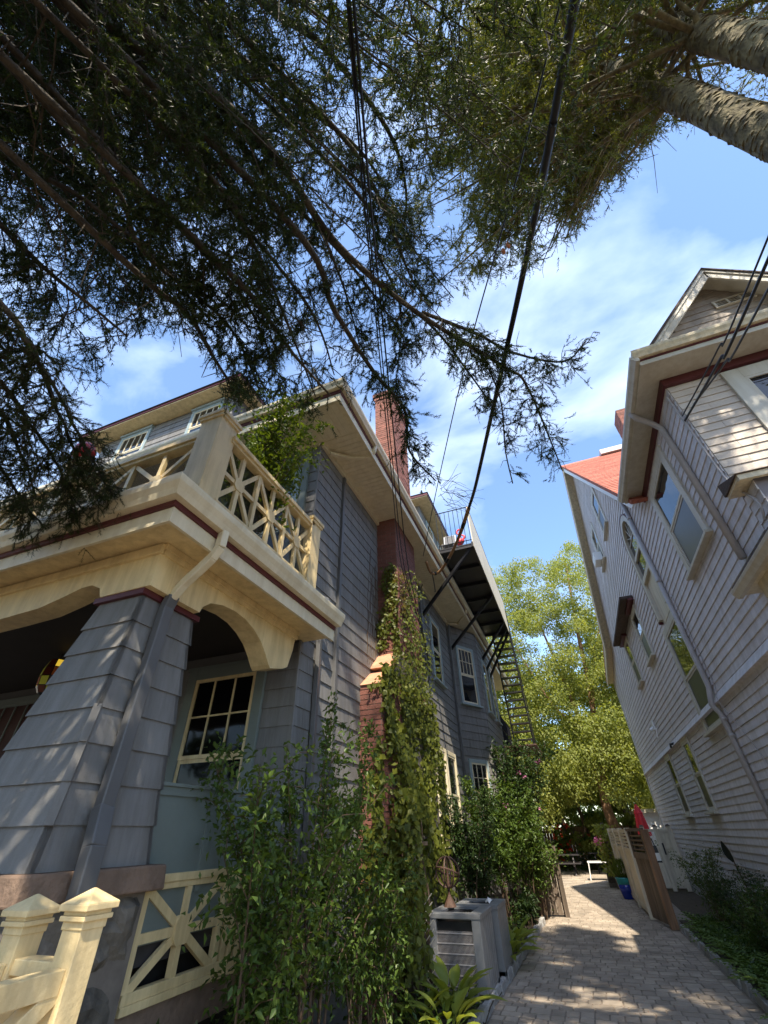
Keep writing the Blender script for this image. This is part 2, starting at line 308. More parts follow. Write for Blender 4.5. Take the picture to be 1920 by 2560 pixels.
def window(parent, F, x0, x1, z0, z1, casing, sash, cols=0, rows=0, lower_grid=False, cw=0.09, sill=True, glass=None, dep=0.05, blind=0.0, label=None, head=0.0, curtain=None, low=None):
    """double-hung window; outer casing rectangle x0..x1, z0..z1 in frame F"""
    glass = glass or M['glass']
    b = MB(); b.box(x0, x0 + cw, 0, dep, z0, z1); b.box(x1 - cw, x1, 0, dep, z0, z1); b.box(x0 + cw, x1 - cw, 0, dep - 0.003, z1 - cw, z1); b.box(x0 + cw, x1 - cw, 0, dep - 0.003, z0, z0 + 0.04)
    if head: b.box(x0 - 0.03, x1 + 0.03, 0, dep + 0.04, z1, z1 + head)
    w = obj('window', b.xf(F), casing, parent, bevel=0.006)
    if label: w['label'] = label
    if sill:
        s = MB(); s.box(x0 - 0.05, x1 + 0.05, 0, dep + 0.06, z0 - 0.05, z0 - 0.002); obj('sill', s.xf(F), casing, w, bevel=0.006)
    a0, a1, c0, c1 = x0 + cw, x1 - cw, z0 + 0.04, z1 - cw; mid = (c0 + c1) / 2; sw = 0.04
    for k, (p0, p1, yb) in enumerate(((mid, c1, 0.030), (c0, mid, 0.018))):
        s = MB(); yo = yb + 0.012
        s.box(a0, a0 + sw, 0, yo, p0, p1); s.box(a1 - sw, a1, 0, yo, p0, p1); s.box(a0 + sw, a1 - sw, 0, yo - 0.002, p1 - sw, p1); s.box(a0 + sw, a1 - sw, 0, yo - 0.002, p0, p0 + sw)
        if cols and (k == 0 or lower_grid):
            for i in range(1, cols): xx = a0 + (a1 - a0) * i / cols; s.box(xx - 0.009, xx + 0.009, 0.004, yo - 0.003, p0 + sw, p1 - sw)
            for i in range(1, rows): zz = p0 + (p1 - p0) * i / rows; s.box(a0 + sw, a1 - sw, 0.004, yo - 0.004, zz - 0.009, zz + 0.009)
        obj('sash', s.xf(F), sash, w)
        g = MB(); g.box(a0 + sw, a1 - sw, 0.0185, 0.0205 + 0.001 * (1 - k), p0 + sw, p1 - sw); obj('pane', g.xf(F), (low or glass) if k else glass, w)
    return w

def at(px, py, dist=None, z=None, x=None, y=None):
    d = CAM_R.T @ np.array([(px - 960) / F_PX, (py - 1280) / F_PX, 1.0])
    if z is not None: t = (z - 1.6) / d[2]
    elif x is not None: t = x / d[0]
    elif y is not None: t = y / d[1]
    else: t = dist / np.linalg.norm(d)
    return Vector(CAM_C + d * t)
def px_of(P):
    v = (np.asarray(P) - CAM_C) @ CAM_R.T
    zz = np.where(v[..., 2] < 0.02, 0.02, v[..., 2])
    return np.stack([v[..., 0] / zz * F_PX + 960, v[..., 1] / zz * F_PX + 1280, v[..., 2]], -1)

# ---------------------------------------------------------------- foliage helpers
def unit(a): return a / np.maximum(np.linalg.norm(a, axis=-1, keepdims=True), 1e-9)
def leaves(name, P, D, N, Ln, Wd, m, parent, fold=0.12, droop=0.0):
    """kite-shaped leaves of 2 folded halves"""
    n = len(P); D = unit(D); S = unit(np.cross(D, N)); N2 = np.cross(S, D)
    Ln = np.broadcast_to(Ln, n)[:, None]; Wd = np.broadcast_to(Wd, n)[:, None]
    tip = P + D * Ln + np.array([0, 0, -1.0]) * Ln * droop
    mid = P + D * Ln * 0.45 + N2 * Ln * fold
    V = np.stack([P, mid + S * Wd / 2, tip, mid - S * Wd / 2], 1).reshape(-1, 3)
    i = np.arange(n)[:, None] * 4
    T = np.concatenate([i + [0, 2, 1], i + [0, 3, 2]], 0)
    o = obj(name, np_mesh(name, V, T, m), None, parent); return o
def rand_dirs(n): return unit(rng.normal(size=(n, 3)))
def curve_pts(p, n):      # smooth polyline through points
    p = [Vector(q) for q in p]; out = []
    for i in range(len(p) - 1):
        a = p[max(i - 1, 0)]; b = p[i]; c = p[i + 1]; d = p[min(i + 2, len(p) - 1)]
        for k in range(n):
            t = k / n; t2 = t * t; t3 = t2 * t
            out.append(0.5 * ((2 * b) + (c - a) * t + (2 * a - 5 * b + 4 * c - d) * t2 + (3 * b - a - 3 * c + d) * t3))
    out.append(p[-1]); return out

# ================================================================ ground
def plane(name, x0, x1, y0, y1, z, m, kind='structure', nx=1, ny=1, jit=0.0):
    b = MB()
    for i in range(nx + 1):
        for j in range(ny + 1):
            b.v.append((x0 + (x1 - x0) * i / nx, y0 + (y1 - y0) * j / ny, z + rnd.uniform(-jit, jit)))
    for i in range(nx):
        for j in range(ny):
            a = i * (ny + 1) + j; b.f.append((a, a + ny + 1, a + ny + 2, a + 1)); b.mi.append(0)
    o = obj(name, b, m); o['kind'] = kind; return o
ground = plane('ground', -120, 120, -60, 180, -0.03, M['soil'])
bedl = plane('planting_bed', -2.8, -1.5, 1.5, 13.4, 0.03, M['soil'], nx=8, ny=60, jit=0.03)
bedr = plane('planting_bed', 1.32, 2.6, -3, 14, 0.03, M['soil'], nx=8, ny=80, jit=0.03)
def drv_l(y): return -1.50 + 0.02 * (y - 7) if y < 14 else -1.36
def drv_r(y): return 1.30 - 0.024 * (y - 7.7) if y < 13 else 1.17 - 0.06 * (y - 13)
drive = plane('driveway', -1.6, 1.6, -8, 20.7, -0.012, M['joint'])
pv = Pieces(drive, 'paver', M['paver'])
def paver_mk(w, d):
    def f():
        b = MB(); g = 0.003; c = 0.007
        b.tbox((g, w - g, g, d - g), (g + c, w - g - c, g + c, d - g - c), -0.06, 0.0); return b
    return f
y = 4.6; row = 0
while y < 20.6:
    d = 0.155 if row % 3 else 0.205
    x0, x1 = drv_l(y) + 0.01, drv_r(y) - 0.17
    x = x0; first = True
    r = random.Random(row)
    while x < x1 - 0.02:
        w = r.choice([0.155, 0.155, 0.235]) if not first else r.choice([0.08, 0.155, 0.20]); first = False
        if x1 - (x + w) < 0.07: w = x1 - x
        w = round(w, 2)
        pv.put((w, d), paver_mk(w, d), Matrix.Translation((x, y, 0.0 + r.uniform(-0.002, 0.002))) @ Matrix.Rotation(r.uniform(-.006, .006), 4, 'X')); x += w
    pv.put((0.155, 'e' + str(d)), paver_mk(0.155, d), Matrix.Translation((x1 + 0.004, y, -0.008)))
    y += d; row += 1
pv.build()
patio = plane('patio', -4.2, 3.2, 20.7, 29.5, 0.0, M['joint'])
pp = Pieces(patio, 'paver', M['paver'], 60)
y = 20.72
while y < 29.3:
    x = -4.1 + rnd.uniform(0, .2)
    while x < 3.0:
        w = rnd.choice([0.3, 0.45]); pp.put((w,), paver_mk(w, 0.3), Matrix.Translation((x, y, 0.012 + rnd.uniform(0, .003)))); x += w
    y += 0.3
pp.build()
def kerb(side):
    k = thing('kerb', None, None, ((-1.55 if side < 0 else 1.35), 8, 0), kind='structure')
    y = 5.3 if side < 0 else 3.6; r = random.Random(side + 5)
    yend = 13.2 if side < 0 else 12.85
    while y < yend:
        ln = r.uniform(0.22, 0.34) if side < 0 else r.uniform(0.35, 0.7); ln = min(ln, yend - y + .02)
        xx = drv_l(y) - 0.055 if side < 0 else drv_r(y) + 0.05
        b = MB(); w = 0.045 + r.uniform(-.008, .01); h = 0.085 + r.uniform(-.015, .02)
        j = lambda a: r.uniform(-a, a)
        b.tbox((xx - w, xx + w, y + .006, y + ln - .006), (xx - w + .012 + j(.008), xx + w - .012 + j(.008), y + .016 + j(.008), y + ln - .016 + j(.008)), -0.05, h)
        o = obj('kerb_stone', b, M['granite'], k, bevel=0.008)
        y += ln
    return k
kerb(-1); kerb(1)

# ================================================================ grey house (left)
G = thing('grey_house', 'slate blue shingled house with cream porch and balcony, left of the alley', 'house', (-6.5, 10, 0))
foot = [(-2.8, 4.4), (-2.8, 13.2), (-2.15, 14.42), (-2.15, 17.7), (-2.8, 18.9), (-2.8, 22), (-11.5, 22), (-11.5, 4.4)]
b = MB(); b.prism([(x, y, -0.02) for x, y in foot], (0, 0, 7.11)); obj('wall', b, M['slate_core'], G)
Fs = frame((1, 0, 0), (-2.8, 13.2, 0)); Ff = frame((0, -1, 0), (-2.8, 4.4, 0))
nb = (math.cos(math.atan2(.65, 1.22)), -math.sin(math.atan2(.65, 1.22)), 0)
Fb = frame(nb, (-2.15, 14.42, 0)); bw = math.hypot(.65, 1.22); Fc = frame((1, 0, 0), (-2.15, 17.7, 0)); Fd = frame((0, -1, 0), (-5.75, 4.9, 0))
pc = Pieces(G, 'siding_board', M['slate'], 300)
siding(pc, Fs, 8.8, 0.35, 7.06, 0.205, 0.92, seed=1)
siding(pc, Ff, 1.1, 0.35, 3.40, 0.205, 0.92, seed=2); siding(pc, Ff, 1.0, 3.70, 7.06, 0.205, 0.92, seed=3)
Ff2 = Ff @ Matrix.Translation((1.4, 0, 0)); siding(pc, Ff2, 4.2, 1.1, 3.40, 0.205, 1.4, seed=4)
siding(pc, Fb, bw, 0.4, 7.06, 0.205, 1.5, seed=5); siding(pc, Fc, 3.28, 0.4, 7.06, 0.205, 1.2, seed=6)
siding(pc, Fd, 4.5, 8.6, 10.55, 0.205, 1.2, seed=7)
pc.build()
for P_, Q_ in (((-2.785, 4.385), 1), ((-2.14, 14.41), 1)):
    b = MB(); b.box(P_[0] - 0.02, P_[0] + 0.006, P_[1] - 0.006, P_[1] + 0.02, 0.35, 7.06); obj('corner_strip', b, M['slate'], G)
b = MB(); b.box(-2.8, -2.70, 9.4, 13.15, 1.30, 1.36); b.box(-2.8, -2.74, 9.4, 13.15, 0.0, 1.30); obj('foundation_ledge', b, M['slate'], G)
# windows
window(G, Fs, 1.42, 2.36, 4.76, 6.46, M['seafoam'], M['offwhite'], blind=1)
window(G, Fs, 1.02, 1.98, 1.42, 3.20, M['offwhite'], M['offwhite'], label='tall white lower window behind the ivy'); window(G, Fs, 2.02, 2.98, 1.42, 3.20, M['offwhite'], M['offwhite'])
window(G, Fb, 0.27, 1.13, 4.70, 6.48, M['seafoam'], M['offwhite'], cols=4, rows=2)
window(G, Fb, 0.33, 1.17, 1.70, 3.24, M['seafoam'], M['offwhite'], cols=3, rows=2)
window(G, Fc, 1.9, 2.75, 4.70, 6.40, M['seafoam'], M['offwhite']); window(G, Fc, 1.9, 2.75, 1.75, 3.15, M['seafoam'], M['offwhite'])
window(G, Fc, 0.5, 1.3, 4.70, 6.40, M['seafoam'], M['offwhite'])
window(G, Ff, 0.42, 1.60, 1.40, 3.36, M['teal'], M['cream'], cols=3, rows=2, cw=0.13, glass=M['glass_dark'], label='dark porch window with six panes above and a pale yellow sash')
window(G, Ff, 4.3, 5.5, 1.40, 3.40, M['teal'], M['teal'], cols=4, rows=1, lower_grid=True, glass=M['curtain'], label='shaded porch window with a reddish curtain')
b = MB(); b.box(0.36, 1.66, 0.02, 0.035, 3.36, 3.40); obj('drip_cap', b.xf(Ff), M['teal'], G)
window(G, Ff, 0.30, 1.15, 4.25, 6.55, M['seafoam'], M['seafoam'], cols=2, rows=3, label='pale framed balcony door window in the shade')
b = MB(); b.box(0.16, 0.27, 0.0, 0.06, 3.75, 7.02); obj('pilaster', b.xf(Ff), M['teal'], G)
# eaves
b = MB(); b.box(-11.6, -2.1, 3.72, 22.4, 7.135, 7.17); obj('soffit', b, M['offwhite'], G)
sp = Pieces(G, 'soffit_board', M['offwhite'], 150)
def sb_mk(a, bb):
    def f():
        m = MB(); m.box(0.002, a - 0.006, 0, bb, -0.012, 0.0); return m
    return f
yy = 4.42
while yy < 17.6: sp.put(('s',), sb_mk(0.11, 0.66), Matrix.Translation((-2.11, yy, 7.134)) @ Matrix.Rotation(math.radians(90), 4, 'Z')); yy += 0.11
xx = -5.8
while xx < -2.2: sp.put(('f',), sb_mk(0.11, 0.66), Matrix.Translation((xx, 3.73, 7.134))); xx += 0.11
sp.build()
b = MB(); b.box(-2.79, -2.735, 4.41, 13.2, 7.03, 7.125); b.box(-6, -2.8, 4.345, 4.4, 7.03, 7.125); obj('crown_trim', b, M['offwhite'], G)
b = MB(); b.box(-2.10, -2.075, 3.70, 22.4, 7.10, 7.26); b.box(-11.6, -2.075, 3.675, 3.70, 7.10, 7.26); obj('fascia', b, M['offwhite'], G)
b = MB(); b.box(-2.085, -2.06, 3.67, 22.4, 7.262, 7.33); b.box(-11.6, -2.06, 3.655, 3.68, 7.262, 7.33); obj('fascia_band', b, M['maroon'], G)
def gutter(name, p, q, out, w, z0, z1, m, parent):
    """K-style gutter between p and q (x,y), out = outward unit vector"""
    prof = [(0, 0), (w * .55, 0), (w * .72, (z1 - z0) * .32), (w * .95, (z1 - z0) * .62), (w, (z1 - z0) * .86), (w, z1 - z0), (w * .86, z1 - z0), (w * .86, (z1 - z0) * .8), (0, (z1 - z0) * .78)]
    poly = [(p[0] + out[0] * a, p[1] + out[1] * a, z0 + c) for a, c in prof]
    b = MB(); b.prism(poly, (q[0] - p[0], q[1] - p[1], 0)); return obj(name, b, m, parent)
def gutter_corner(name, p, c, q, o1, o2, w, h, z0, m, parent):
    prof = [(0, 0), (w * .55, 0), (w * .72, h * .32), (w * .95, h * .62), (w, h * .86), (w, h), (w * .86, h), (w * .86, h * .8), (0, h * .78)]; n = len(prof); V = []
    for k, (pt, ox, oy) in enumerate(((p, o1[0], o1[1]), (c, o1[0] + o2[0], o1[1] + o2[1]), (q, o2[0], o2[1]))): V += [(pt[0] + ox * a, pt[1] + oy * a, z0 + cc) for a, cc in prof]
    b = MB(); b.add(V, [tuple(range(n))[::-1], tuple(range(2 * n, 3 * n))] + [(s * n + i, s * n + (i + 1) % n, (s + 1) * n + (i + 1) % n, (s + 1) * n + i) for s in (0, 1) for i in range(n)]); return obj(name, b, m, parent)
gutter_corner('gutter', (-11.6, 3.655), (-2.06, 3.655), (-2.06, 22.4), (0, -1), (1, 0), .11, .13, 7.332, M['offwhite'], G)
# roofs and dormers
def hip(x0, x1, y0, y1, z, h, inset):
    b = MB(); b.add([(x0, y0, z), (x1, y0, z), (x1, y1, z), (x0, y1, z), (x0 + inset, y0 + inset, z + h), (x1 - inset, y0 + inset, z + h), (x1 - inset, y1 - inset, z + h), (x0 + inset, y1 - inset, z + h)],
                    [(0, 3, 2, 1), (4, 5, 6, 7), (0, 1, 5, 4), (1, 2, 6, 5), (2, 3, 7, 6), (3, 0, 4, 7)]); return b
obj('roof', hip(-11.65, -2.0, 3.62, 22.4, 7.45, 3.6, 4.4), M['greyroof'], G)
dm = obj('dormer', MB().box(-10.3, -5.75, 4.9, 9, 7.6, 10.62), M['slate_core'], G)
obj('dormer_soffit', MB().box(-10.77, -5.38, 4.50, 9, 10.62, 10.68), M['cream'], dm)
b = MB(); b.box(-10.79, -5.36, 4.475, 4.50, 10.66, 10.74); b.box(-5.38, -5.355, 4.5, 9, 10.66, 10.74); obj('dormer_band', b, M['maroon'], dm)
obj('dormer_roof', hip(-10.82, -5.33, 4.44, 9.2, 10.741, 0.9, 1.9), M['greyroof'], dm)
window(G, Fd, 0.35, 1.35, 9.15, 10.50, M['seafoam'], M['offwhite'], cols=4, rows=1, head=0.07); window(G, Fd, 2.72, 3.80, 9.15, 10.50, M['seafoam'], M['offwhite'], cols=4, rows=1, head=0.07)
b = MB(); b.box(-5.75, -5.4, 4.9, 4.93, 10.54, 10.6); obj('trim', b, M['cream'], dm)
d2 = obj('dormer', MB().box(-5.5, -3.05, 11.95, 16.5, 7.6, 11.3), M['slate'], G)
obj('dormer_soffit', MB().box(-5.5, -2.62, 11.5, 16.9, 11.3, 11.36), M['cream'], d2)
b = MB(); b.box(-5.5, -2.60, 11.475, 11.5, 11.34, 11.45); b.box(-2.62, -2.595, 11.5, 16.9, 11.34, 11.45); obj('dormer_band', b, M['maroon'], d2)
obj('dormer_roof', hip(-6.5, -2.57, 11.45, 17, 11.451, 0.6, 1.6), M['greyroof'], d2)
Fr = frame((1, 0, 0), (-3.05, 16.5, 0)); window(G, Fr, 2.9, 3.9, 9.6, 11.1, M['seafoam'], M['offwhite'], cols=3, rows=2); window(G, Fr, 1.2, 2.3, 9.6, 11.1, M['seafoam'], M['offwhite'], cols=3, rows=2)
# chimney
ch = MB(); ch.box(-2.85, -2.44, 6.22, 8.95, 0, 3.46)
ch.tbox((-2.85, -2.44, 6.22, 8.95), (-2.85, -2.42, 6.60, 8.60), 3.46, 3.72); ch.tbox((-2.85, -2.42, 6.62, 8.58), (-2.85, -2.40, 6.72, 8.5), 3.72, 3.80)
ch.tbox((-2.85, -2.40, 6.72, 8.5), (-2.85, -2.372, 7.0, 8.33), 3.80, 4.12); ch.box(-2.85, -2.372, 7.012, 8.33, 4.12, 7.4); ch.box(-2.80, -2.312, 7.012, 8.2, 7.4, 11.75)
chim = obj('chimney', ch, M['mortar'], G)
bp1 = Pieces(chim, 'brick', M['brick_paint'], 190); bp2 = Pieces(chim, 'brick', M['brick'], 110)
def brick_mk(w):
    def f():
        m = MB(); m.tbox((0.004, w - 0.004, -0.02, 0.004), (0.004, w - 0.004, -0.02, 0.004), 0.004, 0.066); return m
    return f
def bricks(pc, F, w, z0, z1, seed):
    r = random.Random(seed); z = z0; i = 0
    while z < z1 - 0.03:
        x = 0; first = True
        while x < w - 0.01:
            ln = (0.105 if i % 2 else 0.215) if first else 0.215
            first = False
            if w - (x + ln) < 0.06: ln = w - x
            ln = round(min(ln, w - x), 3)
            pc.put((ln,), brick_mk(ln), F @ Matrix.Translation((x, r.uniform(0.002, 0.008), z))); x += ln
        z += 0.073; i += 1
bricks(bp1, frame((0, -1, 0), (-2.44, 6.22, 0)), 0.36, 0.02, 3.44, 1)
bricks(bp1, frame((1, 0, 0), (-2.44, 6.22 + 0.9, 0)), 0.9, 0.02, 3.44, 2)
bricks(bp1, frame((0, -1, 0), (-2.372, 7.012, 0)), 0.43, 4.13, 7.12, 3)
bricks(bp1, frame((1, 0, 0), (-2.372, 8.33, 0)), 1.318, 4.13, 7.12, 4)
bricks(bp2, frame((0, -1, 0), (-2.312, 7.012, 0)), 0.49, 7.46, 11.4, 5)
bricks(bp2, frame((1, 0, 0), (-2.312, 8.2, 0)), 1.188, 7.46, 11.4, 6)
bp1.build(); bp2.build()
b = MB(); b.box(-2.83, -2.28, 6.98, 8.23, 11.4, 11.52); b.box(-2.86, -2.25, 6.95, 8.26, 11.52, 11.66); b.tbox((-2.86, -2.25, 6.95, 8.26), (-2.75, -2.36, 7.06, 8.15), 11.66, 11.8); obj('chimney_cap', b, M['brick'], chim, bevel=0.01)
b = MB(); b.tbox((-2.8, -2.43, 6.17, 8.95), (-2.8, -2.415, 6.59, 8.60), 3.44, 3.735); b.tbox((-2.8, -2.415, 6.57, 8.58), (-2.8, -2.365, 6.985, 8.34), 3.80, 4.16); obj('chimney_shoulder', b, M['parge'], chim, bevel=0.03)

# porch
obj('porch_floor', MB().box(-11.4, -2.82, 2.1, 4.38, 0.98, 1.08), M['darkwood'], G)
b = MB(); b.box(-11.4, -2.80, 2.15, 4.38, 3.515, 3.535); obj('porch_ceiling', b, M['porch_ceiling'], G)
b = MB(); b.box(-11.5, -2.36, 1.78, 4.46, 3.54, 3.58); obj('porch_soffit', b, M['cream'], G)
b = MB(); b.box(-2.375, -2.345, 1.775, 4.42, 3.47, 3.60); b.box(-11.5, -2.345, 1.75, 1.775, 3.47, 3.60); obj('porch_fascia', b, M['offwhite'], G)
b = MB(); b.box(-2.35, -2.325, 1.752, 4.42, 3.602, 3.645); b.box(-11.5, -2.325, 1.725, 1.752, 3.602, 3.645); obj('porch_band', b, M['maroon'], G)
gutter_corner('gutter', (-11.5, 1.727), (-2.325, 1.727), (-2.325, 4.44), (0, -1), (1, 0), .115, .145, 3.646, M['offwhite'], G)
b = MB(); b.tbox((-11.5, -2.30, 1.70, 4.40), (-11.5, -2.72, 2.25, 4.40), 3.74, 3.98); obj('porch_roof', b, M['greyroof'], G)
side_arch = [(2.60, 3.16), (2.62, 3.22), (2.70, 3.29), (2.85, 3.335), (3.02, 3.35), (3.2, 3.335), (3.36, 3.285), (3.5, 3.21), (3.60, 3.12), (3.68, 3.03), (3.72, 3.00), (3.80, 3.02), (3.95, 3.06), (4.03, 3.10), (4.10, 3.30), (4.14, 3.52)]
b = MB(); b.prism([(-2.92, 2.252, 3.525), (-2.92, 2.252, 3.16)] + [(-2.92, a, c) for a, c in side_arch], (0.22, 0, 0)); obj('porch_beam', b, M['cream'], G)
b = MB(); b.box(-2.70, -2.675, 2.06, 4.14, 3.44, 3.52); b.box(-2.698, -2.66, 2.05, 4.15, 3.485, 3.535); obj('frieze_trim', b, M['cream'], G)
fa = [(-3.22, 3.16), (-3.27, 3.25), (-3.38, 3.30), (-3.5, 3.30), (-3.7, 3.25), (-3.95, 3.20), (-4.4, 3.185), (-5.0, 3.18), (-6.5, 3.18), (-7.6, 3.22), (-7.8, 3.16), (-11.3, 3.16)]
b = MB(); b.prism([(-11.3, 2.05, 3.525), (-2.70, 2.05, 3.525), (-2.70, 2.05, 3.16)][::-1] + [(a, 2.05, c) for a, c in fa][::-1][::1], (0, 0.2, 0)) if False else b.prism([(-2.70, 2.05, 3.525), (-2.70, 2.05, 3.16)] + [(a, 2.05, c) for a, c in fa] + [(-11.3, 2.05, 3.525)], (0, 0.2, 0)); obj('porch_beam', b, M['cream'], G)
b = MB(); b.box(-11.3, -2.68, 2.02, 2.05, 3.44, 3.52); obj('frieze_trim', b, M['cream'], G)
# tapered column
def colrect(z):
    t = (z - 1.48) / (3.12 - 1.48)
    return (-3.56 + 0.32 * t, -2.74 - 0.06 * t, 1.985 + 0.115 * t, 2.735 - 0.095 * t)
col = obj('porch_column', MB().tbox(colrect(1.48), colrect(3.12), 1.48, 3.12), M['slate_core'], G)
zc = [1.48, 1.68, 1.885, 2.09, 2.295, 2.50, 2.70, 2.90, 3.12]
for i in range(8):
    z0, z1 = zc[i], zc[i + 1] + (0.012 if i < 7 else 0)
    A = colrect(z0); B_ = colrect(z1); e0, e1 = 0.02, 0.006
    for kind in ('front', 'side', 'back'):
        b = MB()
        if kind == 'front': q = [(A[0] - e0, A[2] - e0), (A[1] + e0, A[2] - e0), (B_[1] + e1, B_[2] - e1), (B_[0] - e1, B_[2] - e1)]; inn = (0, 0.03, 0)
        elif kind == 'side': q = [(A[1] + e0, A[2] - e0), (A[1] + e0, A[3] + e0), (B_[1] + e1, B_[3] + e1), (B_[1] + e1, B_[2] - e1)]; inn = (-0.03, 0, 0)
        else: q = [(A[1] + e0, A[3] + e0), (A[0] - e0, A[3] + e0), (B_[0] - e1, B_[3] + e1), (B_[1] + e1, B_[3] + e1)]; inn = (0, -0.03, 0)
        b.prism([(q[0][0], q[0][1], z0), (q[1][0], q[1][1], z0), (q[2][0], q[2][1], z1), (q[3][0], q[3][1], z1)], inn)
        obj('shingle', b, M['slate'], col)
    if i in (1, 2, 3): 
        b = MB(); b.bar((A[1] + 0.013, A[2] - 0.013, z0 - 0.004), (B_[1] + 0.003, B_[2] - 0.003, z1), 0.045, 0.04, (1, -1, 0)); obj('corner_shingle', b, M['slate'], col)
b = MB(); b.box(-3.285, -2.765, 2.06, 2.685, 3.115, 3.16); obj('column_band', b, M['maroon'], col)
# stone pier
pier = obj('stone_pier', MB().box(-4.15, -2.73, 1.96, 2.79, -0.02, 1.35), M['mortar'], G)
for F, w, sd in ((frame((1, 0, 0), (-2.73, 2.79, 0)), 0.83, 3), (frame((0, -1, 0), (-2.73, 1.96, 0)), 1.42, 4)):
    r = random.Random(sd); z = 0.0
    while z < 1.33:
        h = min(r.uniform(0.24, 0.50), 1.345 - z); x = 0
        if 1.345 - z - h < 0.16: h = 1.345 - z
        while x < w - 0.01:
            ln = r.uniform(0.28, 0.75)
            if w - x - ln < 0.16: ln = w - x
            b = MB(); n_ = 6; ph_ = r.uniform(0, 6); V_ = []
            for jj in range(n_ + 1):
                for ii in range(n_ + 1):
                    u_, v_ = ii / n_, jj / n_; ed = min(u_, 1 - u_, v_, 1 - v_); edge = ed < 1e-6
                    V_.append((x + .008 + (ln - .016) * u_ + r.uniform(-.008, .008), (-.015 if edge else .020 + .030 * math.sin(u_ * 4.2 + ph_) * math.cos(v_ * 3.4 + ph_ * 2) + r.uniform(-.014, .014) + (.012 if ed > .2 else 0)), z + .006 + (h - .012) * v_ + r.uniform(-.008, .008)))
            b.add(V_, [(jj * (n_ + 1) + ii, jj * (n_ + 1) + ii + 1, (jj + 1) * (n_ + 1) + ii + 1, (jj + 1) * (n_ + 1) + ii) for jj in range(n_) for ii in range(n_)])
            obj('stone', b.xf(F), M['stone'], pier); x += ln
        z += h
for x0, x1 in ((-4.25, -3.12), (-3.11, -2.655)):
    b = MB(); b.tbox((x0, x1, 1.90, 2.87), (x0 + .012, x1 - .012, 1.912, 2.858), 1.35, 1.478); obj('cap_stone', b, M['capstone'], pier, bevel=0.012)
# downspout on the column
def flatpipe(b, pts, w, d, up):
    for p, q in zip(pts, pts[1:]):
        p = Vector(p); q = Vector(q); e = (q - p).normalized() * 0.006; b.bar(p - e, q + e, w, d, up)
b = MB(); flatpipe(b, [(-2.28, 2.23, 3.645), (-2.28, 2.23, 3.50), (-2.34, 2.235, 3.42), (-2.46, 2.25, 3.34), (-2.60, 2.27, 3.26), (-2.70, 2.285, 3.17)], 0.085, 0.06, (0.3, 1, 0)); obj('downspout_elbow', b, M['offwhite'], G, bevel=0.008)
b = MB(); flatpipe(b, [(-2.70, 2.285, 3.17), (-2.735, 2.29, 3.08), (-2.665, 2.235, 1.75)], 0.095, 0.065, (1, 0, 0.2)); obj('downspout', b, M['dspout'], G, bevel=0.008)
b = MB(); flatpipe(b, [(-2.665, 2.235, 1.76), (-2.60, 2.20, 1.58), (-2.58, 2.19, 1.33)], 0.105, 0.075, (1, 0, 0.2)); obj('downspout_boot', b, M['dspout'], G, bevel=0.008)
# side parapet panel and under-porch lattice
b = MB(); b.box(-2.83, -2.79, 2.72, 4.38, 1.08, 1.92); obj('porch_side_panel', b, M['teal'], G)
b = MB(); b.box(-2.79, -2.775, 2.74, 4.38, 1.86, 1.915); b.box(-2.79, -2.776, 3.30, 3.36, 1.3, 1.86); b.box(-2.85, -2.76, 2.70, 4.39, 1.915, 1.935); obj('panel_batten', b, M['teal'], G)
b = MB(); b.box(-2.95, -2.9, 2.7, 4.3, 0.02, 1.07); obj('underporch_shade', b, M['unlit_depth'], G)  # dark sheet stands in for the shade under the porch
obj('porch_skirt_board', MB().box(-2.84, -2.78, 2.83, 4.36, 0.62, 0.80), M['capstone'], G)
def xpanel(parent, p, q, z0, z1, w, m, mid=True, block=True, dep=0.03):
    p = Vector((p[0], p[1], 0)); q = Vector((q[0], q[1], 0)); up = (0, 0, 1); n = (q - p).normalized().cross(Vector((0, 0, 1)))
    P3 = lambda t, z: (p.x + (q.x - p.x) * t, p.y + (q.y - p.y) * t, z)
    zm = (z0 + z1) / 2
    for a, c, nm, sh in ((P3(0, z0), P3(1, z1), 'diagonal_bar', 0.0), (P3(0, z1), P3(1, z0), 'diagonal_bar', 0.004), (P3(0, zm), P3(1, zm), 'cross_bar', 0.008), (P3(.5, z0), P3(.5, z1), 'upright_bar', 0.012)):
        b = MB(); b.bar(Vector(a) + n * sh * .3, Vector(c) + n * sh * .3, w, dep + sh, n) if False else b.bar(Vector(a), Vector(c), dep + sh, w, n.cross((Vector(c) - Vector(a)).normalized())); obj(nm, b, m, parent)
    if block:
        c = Vector(P3(.5, zm)); s = w * 1.5; u = (q - p).normalized() * s; b = MB()
        poly = [c - u * .6 + Vector((0, 0, -s)), c + u * .6 + Vector((0, 0, -s)), c + u + Vector((0, 0, -s * .5)), c + u + Vector((0, 0, s * .5)), c + u * .6 + Vector((0, 0, s)), c - u * .6 + Vector((0, 0, s)), c - u + Vector((0, 0, s * .5)), c - u + Vector((0, 0, -s * .5))]
        b.prism([v - n * 0.032 for v in poly], n * 0.064); obj('centre_block', b, m, parent)
b = MB(); b.box(-2.83, -2.755, 2.84, 3.70, 1.375, 1.42); b.box(-2.82, -2.765, 2.84, 3.70, 1.34, 1.375); b.box(-2.82, -2.765, 3.70, 4.12, 1.335, 1.37); b.box(-2.83, -2.755, 2.84, 4.12, 0.80, 0.84); b.box(-2.82, -2.765, 2.84, 4.12, 0.84, 0.89)
sk = obj('porch_skirt_railing', b, M['cream'], G, bevel=0.004)
xpanel(sk, (-2.79, 2.86), (-2.79, 3.62), 0.88, 1.35, 0.05, M['cream'])
